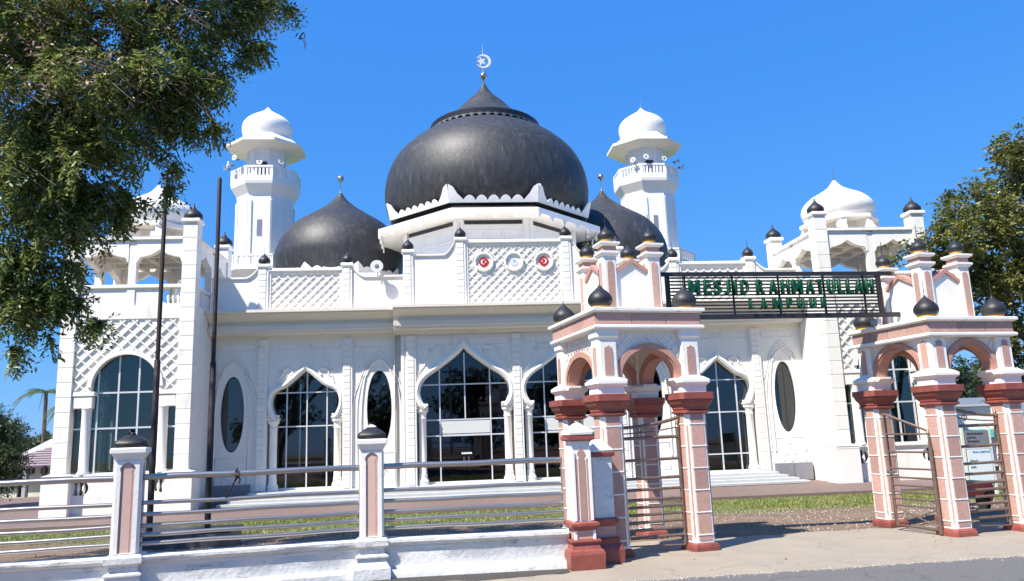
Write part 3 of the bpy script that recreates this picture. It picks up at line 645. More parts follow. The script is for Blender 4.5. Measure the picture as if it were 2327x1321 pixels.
# drum facets: relief frames, louvres, corner posts, window
def facet(i, hw, f, cx, cy):
    P = octo(hw, f); a = Vector((cx+P[i][0], cy+P[i][1], 0)); b = Vector((cx+P[(i+1) % 8][0], cy+P[(i+1) % 8][1], 0)); return a, b
for i in (7, 0, 1, 2, 6):
    a, b = facet(i, 5.0, 1.95, DX, DY); L = (b-a).length; t = (b-a)/L; n_v = Vector((t.y, -t.x, 0)); ang = math.atan2(t.y, t.x)
    def onf(mb): mb.rot(ang); mb.move(a.x, a.y, 0); return mb
    part('louvre', onf(MB().box(.35, L-.35, -.03, .03, 13.40, 13.62)), m_dark, hall)
    part('corner_post', onf(MB().box(-.02, .28, -.10, .02, 7.2, 13.69)), m_drum, hall); part('corner_post', onf(MB().box(L-.28, L+.02, -.105, .02, 7.2, 13.69)), m_drum, hall)
    rl = MB(); nn = 3
    for k in range(nn):
        x0 = .42+(L-.84)*k/nn+.08; x1 = .42+(L-.84)*(k+1)/nn-.08
        rl.tube([(x0, -.004, 12.55), (x1, -.004, 12.55), (x1, -.004, 13.05), (x0, -.004, 13.05)], .026, 6, True); rl.tube([(x0, -.004, 10.5), (x1, -.004, 10.5), (x1, -.004, 12.35), (x0, -.004, 12.35)], .022, 6, True)
    part('relief', onf(rl), m_drum, hall)
    if i == 0:
        fr = part('drum_window', onf(MB().plate([(L/2-.52, 10.6), (L/2+.52, 10.6), (L/2+.52, 12.42), (L/2-.52, 12.42)], [[(L/2-.46, 10.66), (L/2+.46, 10.66), (L/2+.46, 12.36), (L/2-.46, 12.36)]], -.06, .0)), m_trim, hall)
        part('pane', onf(MB().box(L/2-.455, L/2+.455, -.035, -.02, 10.67, 12.35)), m_dark, fr)
# eave roof with toothed fascia
part('eave', octring([(5.0, 1.95, 13.70), (6.40, 2.30, 13.72), (6.44, 2.32, 13.72), (6.44, 2.32, 13.92), (6.40, 2.30, 13.94)], DX, DY), m_trim, hall)
part('eave_roof', octring([(6.38, 2.29, 13.945), (5.3, 2.1, 14.40), (4.9, 2.0, 14.42)], DX, DY), m_dark, hall)
for i in (7, 0, 1, 2, 6, 5, 3):
    a, b = facet(i, 6.46, 2.33, DX, DY); L = (b-a).length; t = (b-a)/L; ang = math.atan2(t.y, t.x); nt_ = max(3, round(L/1.15)); pts = [(0, 13.9), (0, 13.44)]
    for k in range(nt_):
        x0 = L*k/nt_; d = L/nt_
        pts += [(x0+.05, 13.34), (x0+.12, 13.48), (x0+.24, 13.60), (x0+d-.24, 13.60), (x0+d-.12, 13.48), (x0+d-.05, 13.34)]
    pts += [(L, 13.44), (L, 13.9)]
    part('fascia', MB().plate(pts[::-1], (), -.05, .03).rot(ang).move(a.x, a.y, 0), m_drum, hall)
# petal crown around the dome foot
for i in range(8):
    a, b = facet(i, 5.78, 2.42, DX, DY); L = (b-a).length; t = (b-a)/L; ang = math.atan2(t.y, t.x); z0 = 14.40
    n5 = 5 if i % 2 == 0 else 6; pts = [(-.02, z0), (-.05, z0+1.0), (.22, z0+.84), (.45, z0+.48), (.78, z0+.17)]
    d = (L-1.56)/n5
    for k in range(n5):
        x0 = .78+k*d
        for tt in (.15, .35, .5, .65, .85, 1.0): pts.append((x0+d*tt, z0+.13+.28*math.sin(PI*tt)**.7+(.0 if tt < 1 else 0)))
    pts += [(L-.45, z0+.48), (L-.22, z0+.84), (L+.05, z0+1.0), (L+.02, z0)]
    mb = MB().plate(pts[::-1], (), -.04, .04)
    mb.v = [(x, y-(z-z0)*.22, z) for x, y, z in mb.v]; part('petal_band', mb.rot(ang).move(a.x, a.y, 0), m_trim, hall)
part('dome_drum', MB().lathe([(5.3, 13.9), (5.3, 14.3)], DX, DY, 48), m_dome, hall, 40)
prof = smoothpts([(5.2, 14.2), (5.75, 14.75), (6.07, 15.3), (6.26, 16.1), (6.26, 16.9), (6.04, 17.9), (5.53, 18.85), (4.66, 19.72), (3.9, 20.25), (3.2, 20.6), (2.9, 20.72)], 5)
part('main_dome', MB().lathe(prof, DX, DY, 96), m_dome, hall, 60)
part('dome_collar', MB().lathe([(2.9, 20.6), (3.30, 20.66), (3.42, 20.70), (3.46, 20.96), (3.34, 21.06), (3.1, 21.1)], DX, DY, 72), m_black, hall, 40)
sc = MB(); NS = 44
for k in range(NS):
    a0 = 2*PI*k/NS; a1 = 2*PI*(k+1)/NS; V = []; pr = [(0, .0), (.12, .16), (.3, .24), (.5, .26), (.7, .24), (.88, .16), (1, 0)]
    for t_, h in pr:
        a = a0+(a1-a0)*t_; V += [(DX+3.42*math.cos(a), DY+3.42*math.sin(a), 20.74), (DX+3.40*math.cos(a), DY+3.40*math.sin(a), 20.38+h)]
    sc.add(V, [(2*i, 2*i+1, 2*i+3, 2*i+2) for i in range(len(pr)-1)])
part('collar_scallop', sc, m_board, hall)
prof = smoothpts([(3.2, 21.05), (2.3, 21.65), (1.75, 22.12), (1.25, 22.68), (.66, 23.22), (.36, 23.6), (.10, 24.05), (.06, 24.15)], 4)
part('dome_spire', MB().lathe(prof, DX, DY, 64), m_dome, hall, 60)
part('finial', MB().lathe([(.05, 24.1), (.05, 24.28), (.10, 24.33), (.05, 24.4), (.19, 24.48), (.24, 24.62), (.19, 24.76), (.06, 24.84), (.04, 25.2)], DX, DY, 20), m_steel, hall, 50)
cz, R_ = 25.62, .48; A = [(DX+.04+R_*math.cos(t), cz+R_*math.sin(t)) for t in np.linspace(PI+.45, 3*PI-.45, 36)]; B = [(DX-.03+.37*math.cos(t), cz+.37*math.sin(t)) for t in np.linspace(3*PI-.5, PI+.5, 32)]
part('crescent', MB().plate(A+B, (), DY-.06, DY+.06), m_horn, hall)
part('star', MB().plate([(DX-.10+(.33 if i % 2 == 0 else .14)*math.cos(PI+i*PI/5), cz+(.33 if i % 2 == 0 else .14)*math.sin(PI+i*PI/5)) for i in range(10)], (), DY-.05, DY+.05), m_horn, hall)
part('finial_spike', MB().lathe([(.035, 26.05), (.01, 26.8)], DX, DY, 8), m_steel, hall)
# side domes
for sx, nm in ((-6.72, 'l'), (10.92, 'r')):
    cx, cy = sx, 50.0; pr = smoothpts([(3.75, 11.9), (3.98, 12.6), (4.12, 13.3), (4.14, 13.8), (3.95, 14.5), (3.58, 15.15), (2.95, 15.85), (2.05, 16.45), (1.15, 17.05), (.45, 17.65), (.10, 18.15)], 4)
    part('side_dome', MB().lathe(pr, cx, cy, 72), m_dome, hall, 60)
    part('side_drum', MB().lathe([(3.9, 7.0), (3.9, 11.75), (4.3, 11.85), (4.3, 11.95), (3.8, 12.0)], cx, cy, 8, PI/8), m_drum, hall)
    for i in range(8):
        a0 = PI/8+i*PI/4; P0 = Vector((cx+4.15*math.cos(a0), cy+4.15*math.sin(a0), 0)); P1 = Vector((cx+4.15*math.cos(a0+PI/4), cy+4.15*math.sin(a0+PI/4), 0)); L = (P1-P0).length; ang = math.atan2(P1.y-P0.y, P1.x-P0.x); z0 = 12.0
        pts = [(0, z0), (0, z0+.62), (.25, z0+.42), (.45, z0+.22)]; n5 = 4; d = (L-.9)/n5
        for k in range(n5):
            for tt in (.2, .5, .8, 1.): pts.append((.45+(k+tt)*d, z0+.22+.17*math.sin(PI*tt)**.7))
        pts += [(L-.25, z0+.42), (L, z0+.62), (L, z0)]
        part('petal_band', MB().plate(pts[::-1], (), -.03, .03).rot(ang).move(P0.x, P0.y, 0), m_trim, hall)
    part('finial', MB().lathe([(.10, 18.05), (.035, 18.2), (.035, 18.9), (.05, 18.95), (.20, 19.06), (.23, 19.18), (.18, 19.3), (.03, 19.38), (.01, 19.6)], cx, cy, 16), m_steel, hall, 50)
    # pale penthouse wall joining drum and side dome
    part('wall', MB().box(cx-3.2, cx+3.2, 42.5, 46.0, 7.1, 11.1), m_drum, hall)

# ------------------------------------------------------------------ MINARETS
def minaret(cx, cy, label):
    r = root('minaret', label, 'minaret', (cx, cy, -.33), (0, 0, -.33), group='slim white minarets behind the hall')
    O = PI/8
    def L8(pr, seg=8, a0=O): return MB().lathe(pr, 0, 0, seg, a0)
    part('shaft', L8([(2.0, -.33), (2.0, 19.3)]), m_minaret, r)
    for i in range(8):
        a = O+i*PI/4; mb = MB().box(-.20, .20, -.06, .02, 8, 18.9); mb2 = MB()
        mb.move(0, -2.0*math.cos(PI/8)+.0, 0)
        # corner strips either side of each facet
        for s in (-1, 1):
            st_ = MB().box(*sorted((s*.54, s*.765)), -2.0*math.cos(PI/8)-.09, -2.0*math.cos(PI/8)+.02, 10, 18.75); st_.rot(i*PI/4); part('corner_strip', st_, m_minaret, r)
    for i in (0, 4):
        mb = MB().plate([(-.17, 16.2), (.17, 16.2), (.17, 17.35), (0, 17.75), (-.17, 17.35)], (), -1.89, -1.84).rot(i*PI/4); w = part('window', mb, m_minaret, r)
        part('pane', MB().box(-.15, .15, -1.91, -1.892, 16.22, 17.3).rot(i*PI/4), m_grey, w)
    part('balcony', L8([(1.98, 19.0), (2.05, 19.25), (2.42, 19.85), (2.46, 20.05), (2.46, 20.3), (2.3, 20.3)]), m_trim, r)
    part('upper_drum', L8([(1.36, 20.2), (1.36, 23.4)]), m_minaret, r)
    for i in range(8):
        for s in (-1, 1): part('corner_strip', MB().box(*sorted((s*.38, s*.52)), -1.36*math.cos(O)-.06, -1.36*math.cos(O)+.02, 20.3, 23.1).rot(i*PI/4), m_minaret, r)
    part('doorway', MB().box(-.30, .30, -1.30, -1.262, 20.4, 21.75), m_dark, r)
    def railing(R, z0, z1, nb, name='railing'):
        fl = R*math.cos(O); half = R*math.sin(O); rl = MB()
        for i in range(8):
            m1 = MB().box(-half+.005, half-.005, -fl, -fl+.14, z1-.14, z1, .01).box(-half+.005, half-.005, -fl, -fl+.14, z0, z0+.12, .01)
            m1.box(-half, -half+.14, -fl-.01, -fl+.13, z0, z1)
            rl.merge(m1.rot(i*PI/4))
        rr_ = part(name, rl, m_trim, r)
        me = cached(('bal', z1-z0), lambda: mesh('baluster', MB().box(-.07, .07, -.04, .04, .12, z1-z0-.14), m_trim))
        for i in range(8):
            for k in range(nb):
                x = -half+.22+(2*half-.36)*k/(nb-1); y = -fl+.07; a = i*PI/4; inst('baluster', me, rr_, (x*math.cos(a)-y*math.sin(a), x*math.sin(a)+y*math.cos(a), z0), a)
    railing(2.46, 20.3, 21.15, 7)
    part('eave', L8([(1.36, 22.75), (2.80, 22.90), (2.85, 22.91), (2.85, 23.10), (2.6, 23.15), (1.75, 23.85), (1.6, 23.9)]), m_trim, r)
    pr = smoothpts([(1.62, 23.8), (1.76, 24.25), (1.80, 24.7), (1.68, 25.1), (1.35, 25.45), (.85, 25.78), (.35, 26.1), (.06, 26.42)], 4)
    part('cap_dome', MB().lathe(pr, 0, 0, 48), m_trim, r, 60); part('spike', MB().lathe([(.05, 26.3), (.015, 27.1)], 0, 0, 8), m_steel, r)
    part('base_gallery', L8([(2.0, 12.6), (2.8, 13.2), (3.2, 13.55), (3.2, 13.75), (2.0, 13.75)]), m_trim, r)
    railing(3.2, 13.75, 14.6, 8, 'gallery_railing')
    return r
minaret(-12.72, 55, 'white octagonal minaret left of the big black dome, over the left side dome')
minaret(15.47, 55, 'white octagonal minaret right of the big black dome, behind the right side dome')

# ------------------------------------------------------------------ CORNER TOWERS
def tower(cx, label, inner):
    """local x about the centre, local y from the front face; inner = +1/-1: side that faces the hall"""
    global hall_mode, cur_parent
    r = root('corner_tower', label, 'tower', (cx, 29.65, -.33), (0, 0, -.33), group='square white corner towers with open belvederes')
    hw = 2.40; D = 4.8; pw = .54
    # piers
    for ix in (-1, 1):
        for iy in (0, 1):
            x0, x1 = sorted((ix*hw, ix*(hw-pw))); y0, y1 = (0, pw) if iy == 0 else (D-pw, D)
            p = part('pier', MB().box(x0+.02, x1-.02, y0+.02, y1-.02, -.33, 10.45), m_white, r)
            hb = .53; n = round((10.4-1.15)/hb); hb = (10.4-1.15)/n
            me = cached('tblk', lambda: mesh('block', MB().box(-pw/2, pw/2, -pw/2, pw/2, .010, hb-.010, .010), m_white))
            for k in range(n): inst('block', me, p, ((x0+x1)/2, (y0+y1)/2, 1.15+k*hb))
            part('pier_foot', MB().rect([(.20, -.33), (.20, .95), (.20, .96), (.17, .96), (.17, .98), (.20, .98), (.20, 1.06), (.22, 1.08), (.0, 1.15)], x0, x1, y0, y1), m_white, r)
            part('pier_cap', MB().rect([(.02, 10.45), (.07, 10.5), (.07, 10.6), (.02, 10.63)], x0, x1, y0, y1), m_trim, r)
            part('pier_dome', MB().lathe([(.30, 10.62), (.35, 10.70), (.34, 10.82), (.24, 10.95), (.12, 11.05), (.05, 11.15), (.02, 11.3)], (x0+x1)/2, (y0+y1)/2, 20), m_black, r, 50)
    # front (and back) arch wall between piers
    xi = hw-pw; R0 = 1.20; sp = 4.22
    arc = [(R0*math.cos(t), sp+R0*math.sin(t)) for t in np.linspace(0, PI, 21)]
    op = [(xi-.02, 1.09), (xi-.02, 3.45), (R0+.0, 3.45)]+arc+[(-R0, 3.45), (-xi+.02, 3.45), (-xi+.02, 1.09)]
    outer = [(-xi, 1.08), (xi, 1.08), (xi, 7.25), (-xi, 7.25)]
    def side_place(mb, side):
        if side == 'back': mb.rot(PI, (0, D/2))
        elif side == 'right': mb.rot(PI/2, (0, D/2))
        elif side == 'left': mb.rot(-PI/2, (0, D/2))
        return mb
    def seg_lintel(x0, x1, zlo, zap, ztop):
        c = (x0+x1)/2; h = (x1-x0)/2
        H = [(1, 0), (.93, 0), (.90, .22), (.82, .40), (.66, .42), (.52, .50), (.34, .60), (.18, .78), (.06, .94), (0, 1)]
        P = [(c+x*h, zlo+z*(zap-zlo)) for x, z in H]; Q = [(c-x*h, zlo+z*(zap-zlo)) for x, z in H[:-1]][::-1]
        return [(x1, ztop)]+P+Q+[(x0, ztop)]
    for side in ('front', 'back', 'left', 'right'):
        solid = side in ('left', 'right')
        inner_side = (side == 'right' and inner > 0) or (side == 'left' and inner < 0)
        if side in ('front', 'left', 'right') and not inner_side:
            w_ = part('arch_wall', side_place(MB().plate(outer, [op], .12, .38), side), m_white, r)
            lattice(w_, -xi+.03, xi-.03, 4.08, 6.72, .12, .46, .048, .05, m_trim, lambda x, z: x*x+(z-sp)**2 < (R0+.17)**2 and z > sp or (z <= sp and abs(x) < R0+.17), lambda mb: side_place(mb, side))
            mo = [(x, z) for x, z in arc]
            mm = MB(); A2 = [((R0+.15)*math.cos(t), sp+(R0+.15)*math.sin(t)) for t in np.linspace(0, PI, 25)]; A1 = [((R0-.005)*math.cos(t), sp+(R0-.005)*math.sin(t)) for t in np.linspace(PI, 0, 25)]
            part('arch_moulding', side_place(mm.plate(A2+A1, (), .02, .16), side), m_trim, r)
            for s in (-1, 1):
                part('impost', side_place(MB().box(*sorted((s*1.06, s*(xi-.01))), .04, .44, 3.90, 4.06, .02).box(*sorted((s*1.12, s*(xi-.03))), .07, .42, 3.45, 3.88, .03), side), m_trim, r)
                part('column', side_place(MB().lathe([(.21, 1.09), (.21, 1.16), (.17, 1.22), (.17, 3.35), (.2, 3.44)], s*1.36, .22, 20), side), m_trim, r, 40)
                # low wall with baluster half-rounds
            part('window_sill', side_place(MB().box(-xi, xi, .04, .45, 1.0, 1.085, .01), side), m_trim, r)
            hs2 = [[(s*(xi-.08), .36)]+[(s*(xi-.50-.26*math.sin(t)), .62-.26*math.cos(t)) for t in np.linspace(0, PI, 11)]+[(s*(xi-.08), .88)] for s in (-1, 1)]
            part('low_wall', side_place(MB().plate([(-xi, -.33), (xi, -.33), (xi, 1.0), (-xi, 1.0)], hs2, .12, .34), side), m_white, r)
            for s in (-1, 1):
                for q in (.2, .38, .56): part('baluster', side_place(MB().lathe([(.045, .36), (.03, .45), (.06, .56), (.045, .7), (.03, .8), (.045, .88)], s*(xi-q), .22, 10), side), m_trim, r, 40)
            # window grid
            mbw = side
            P = op; win = part('window', side_place(MB().plate([(-xi+.04, 1.10), (xi-.04, 1.10), (xi-.04, 1.14), (-xi+.04, 1.14)], (), .26, .32), side), m_alu, r)
            xs_ = [-xi+.02, -1.02, -.30, .42, 1.1, xi-.02] if side == 'front' else [-xi+.02, -1.0, 0, 1.0, xi-.02]; zs = [1.09, 2.72, 4.02, 5.45]
            for i in range(len(xs_)-1):
                for j in range(3):
                    c = clip_rect(P, xs_[i]+.015, xs_[i+1]-.015, zs[j]+.015, zs[j+1]-.015)
                    if area(c) > .02: part('pane', side_place(MB().plate(c, (), .29, .298), side), m_glasst, win)
            for v in xs_[1:-1]:
                zz = [z for z in np.arange(1.1, 5.45, .03) if inside(P, v, z)]; part('mullion', side_place(MB().box(v-.03, v+.03, .25, .33, zz[0], zz[-1]), side), m_alu, win)
            for z in zs[1:3]:
                xx = [x for x in np.arange(-xi, xi, .02) if inside(P, x, z-.01)]; part('mullion', side_place(MB().box(xx[0], xx[-1], .254, .326, z-.03, z+.03), side), m_alu, win)
        elif inner_side:
            part('side_wall', side_place(MB().box(-(D/2-pw), (D/2-pw), .03, .3, -.33, 7.25), side), m_white, r)
        else:
            part('back_wall', side_place(MB().box(-xi, xi, .12, .38, 1.08, 7.25), side), m_inner, r)
            part('low_wall', side_place(MB().box(-xi, xi, .12, .34, -.33, 1.0), side), m_white, r)
        # parapet band, belvedere
        part('band', side_place(MB().box(-xi, xi, .06, .40, 6.75, 7.25, .0), side), m_white, r)
        hs2 = [[(s*(xi-.06), 7.32)]+[(s*(xi-.50-.30*math.sin(t)), 7.62-.30*math.cos(t)) for t in np.linspace(0, PI, 11)]+[(s*(xi-.06), 7.92)] for s in ((1,) if side == 'front' else (-1, 1))]
        part('belvedere_rail', side_place(MB().plate([(-xi, 7.251), (xi, 7.251), (xi, 7.93), (-xi, 7.93)], hs2, .14, .34), side), m_white, r)
        for s in ((1,) if side == 'front' else (-1, 1)):
            for q in (.16, .34, .52): part('baluster', side_place(MB().lathe([(.05, 7.32), (.03, 7.42), (.065, 7.55), (.045, 7.7), (.03, 7.82), (.05, 7.92)], s*(xi-q), .24, 10), side), m_trim, r, 40)
        part('handrail', side_place(MB().box(-xi, xi, .06, .42, 7.93, 8.06, .015), side), m_trim, r)
        pst = part('post', side_place(MB().box(-.14, .14, .10, .38, 7.25, 9.72), side), m_white, r)
        part('lintel', side_place(MB().plate(seg_lintel(-xi, -.14, 8.95, 9.42, 9.80), (), .08, .34), side), m_trim, r)
        part('lintel', side_place(MB().plate(seg_lintel(.14, xi, 8.95, 9.42, 9.80), (), .08, .34), side), m_trim, r)
        part('coping', side_place(MB().box(-xi, xi, .0, .42, 9.80, 9.90, .01), side), m_trim, r)
        part('coping_edge', side_place(MB().box(-xi, xi, .02, .40, 9.90, 9.94), side), m_grr, r)
    # ceiling with beams, floor
    part('ceiling', MB().box(-hw+.45, hw-.45, .45, D-.45, 9.62, 9.75), m_cornice, r)
    for v in (-1.0, 0, 1.0): part('beam', MB().box(v-.07, v+.07, .45, D-.45, 9.40, 9.618), m_cornice, r); part('beam', MB().box(-hw+.45, hw-.45, D/2+v-.07, D/2+v+.07, 9.42, 9.616), m_cornice, r)
    part('floor', MB().box(-hw+.4, hw-.4, .4, D-.4, 7.0, 7.22), m_white, r); part('floor', MB().box(-hw+.4, hw-.4, .4, D-.4, -.33, .05), m_floor, r)
    # lantern: swept corner fins carrying a ring and the white dome
    c0 = D/2
    for k in range(8):
        a = PI/8+k*PI/4
        f = MB().plate([(1.0, 9.75), (2.15, 9.75), (1.95, 9.95), (1.7, 10.25), (1.55, 10.62), (1.0, 10.62)], (), -.13, .13); f.rot(a).move(0, c0, 0); part('fin', f, m_trim, r)
    part('lantern_core', MB().lathe([(1.05, 9.75), (1.05, 10.62)], 0, c0, 8, PI/8), m_cornice, r)
    part('lantern_ring', MB().lathe([(1.0, 10.60), (1.60, 10.60), (1.66, 10.64), (1.66, 10.78), (1.5, 10.84)], 0, c0, 8, PI/8), m_trim, r)
    pr = smoothpts([(1.32, 10.8), (1.48, 11.02), (1.55, 11.30), (1.46, 11.60), (1.14, 11.92), (.70, 12.17), (.32, 12.42), (.06, 12.75)], 4)
    part('white_dome', MB().lathe(pr, 0, c0, 56), m_trim, r, 60); part('spike', MB().lathe([(.03, 12.7), (.01, 13.3)], 0, c0, 8), m_steel, r)
    return r
tower(-11.79, 'white corner tower at the left, partly behind the tree and flagpoles', 1)
tower(17.70, 'white corner tower at the right, behind the sign and right gate pavilion', -1)

# ------------------------------------------------------------------ LOUDSPEAKERS
def horn_mesh():
    def f():
        mb = MB(); pr = [(.02, 0), (.05, .02), (.06, .10), (.10, .20), (.17, .28), (.235, .32), (.24, .335)]
        mb.lathe(pr, 0, 0, 20); mb.v = [(x, -z, y) for x, y, z in mb.v]; return mesh('horn', mb, m_horn, smooth=50)
    return cached('horn', f)
def horn(x, y, z, ang, label, sc=1.0, group='horn loudspeakers'):
    r = root('loudspeaker', label, 'loudspeaker', (x, y, z), group=group); r.rotation_euler = (rad(-6), 0, ang); r.scale = (sc,)*3
    inst('horn', horn_mesh(), r, (0, 0, 0))
    part('throat', cached('thr', lambda: mesh('throat', (lambda mb: (setattr(mb, 'v', [(a, -c, b) for a, b, c in mb.v]), mb)[1])(MB().lathe([(.075, .27), (.085, .345), (.02, .36)], 0, 0, 14)), m_hornd, smooth=50)), None, r)
    part('driver', cached('drv', lambda: mesh('driver', (lambda mb: (setattr(mb, 'v', [(a, -c, b) for a, b, c in mb.v]), mb)[1])(MB().lathe([(.09, -.16), (.09, 0), (.03, .02)], 0, 0, 14)), m_hornd, smooth=50)), None, r)
    part('bracket', cached('brk', lambda: mesh('bracket', MB().tube([(0, -.02, -.02), (0, 0, -.30)], .02, 6), m_steel)), None, r)
def at_min(cx, dx, dy, ang, z, label): horn(cx+dx, 55+dy, z, ang, label, .88)
at_min(-12.72, -2.45, -1.0, rad(-80), 21.35, 'outermost of three horn loudspeakers on the left end of the left minaret balcony')
at_min(-12.72, -2.05, -1.6, rad(-55), 21.40, 'middle of three horn loudspeakers on the left end of the left minaret balcony')
at_min(-12.72, -1.55, -2.1, rad(-30), 21.65, 'right one of three horn loudspeakers on the left end of the left minaret balcony')
at_min(-12.72, -.05, -1.75, 0, 21.45, 'round horn loudspeaker before the dark doorway of the left minaret')
at_min(-12.72, 1.35, -1.75, rad(20), 21.45, 'horn loudspeaker on the right part of the left minaret balcony')
at_min(15.47, -1.35, -2.1, rad(-35), 21.35, 'leftmost horn loudspeaker on the right minaret balcony')
at_min(15.47, -.55, -2.2, 0, 21.55, 'horn loudspeaker just left of the dark doorway of the right minaret')
at_min(15.47, .75, -2.2, rad(10), 21.40, 'horn loudspeaker just right of the dark doorway of the right minaret')
at_min(15.47, 1.9, -1.5, rad(50), 21.50, 'upper of two horn loudspeakers at the right end of the right minaret balcony')
at_min(15.47, 2.4, -1.0, rad(80), 21.25, 'outermost horn loudspeaker at the right end of the right minaret balcony')
horn(-2.72, 31.6, 8.92, 0, 'single round horn loudspeaker on the parapet below the big dome', 1.1)
horn(-11.25, 31.0, 10.25, 0, 'horn loudspeaker facing front under the dome of the left corner tower', 1.15)
horn(-12.9, 31.2, 10.2, rad(-50), 'horn loudspeaker turned left under the dome of the left corner tower', 1.15)
horn(17.05, 31.0, 10.25, 0, 'horn loudspeaker facing front under the dome of the right corner tower', 1.15)

# ------------------------------------------------------------------ GATE PAVILIONS
def keyhole(w, z0, z1):
    h = w/2; k = min(.12, w*.55)
    return [(-h, z0), (h, z0), (h, z1-k*1.15), (h*.62, z1-k*1.0), (h*1.0, z1-k*.72), (h*.80, z1-k*.42), (h*.35, z1-k*.30), (0, z1), (-h*.35, z1-k*.30), (-h*.80, z1-k*.42), (-h*1.0, z1-k*.72), (-h*.62, z1-k*1.0), (-h, z1-k*1.15)]
def keypanel(parent, w, z0, z1, cx, cy, face_off, faces=(0, 1, 2, 3), m=None, ch=0, chz=None):
    me = cached(('key', round(w, 3), round(z0, 3), round(z1, 3)), lambda: mesh('inset_panel', MB().plate(keyhole(w, z0, z1), (), -.008, .004), m or m_pink))
    for f in faces:
        a = f*PI/2; inst('inset_panel', me, parent, (cx+face_off*math.sin(a), cy-face_off*math.cos(a), 0), a)
def onion_on(parent, r, h, x, y, z, neck=True, spike=True):
    d = part('dome', MB().lathe(onion(r, z+.045, h, .70)+([(.008, z+h+.06), (.005, z+h+.30)] if spike else []), x, y, 28), m_black, parent, 55)
    part('gold_neck', MB().lathe([(r*.72, z), (r*.76, z+.02), (r*.74, z+.07)], x, y, 24), m_gold, d, 40)
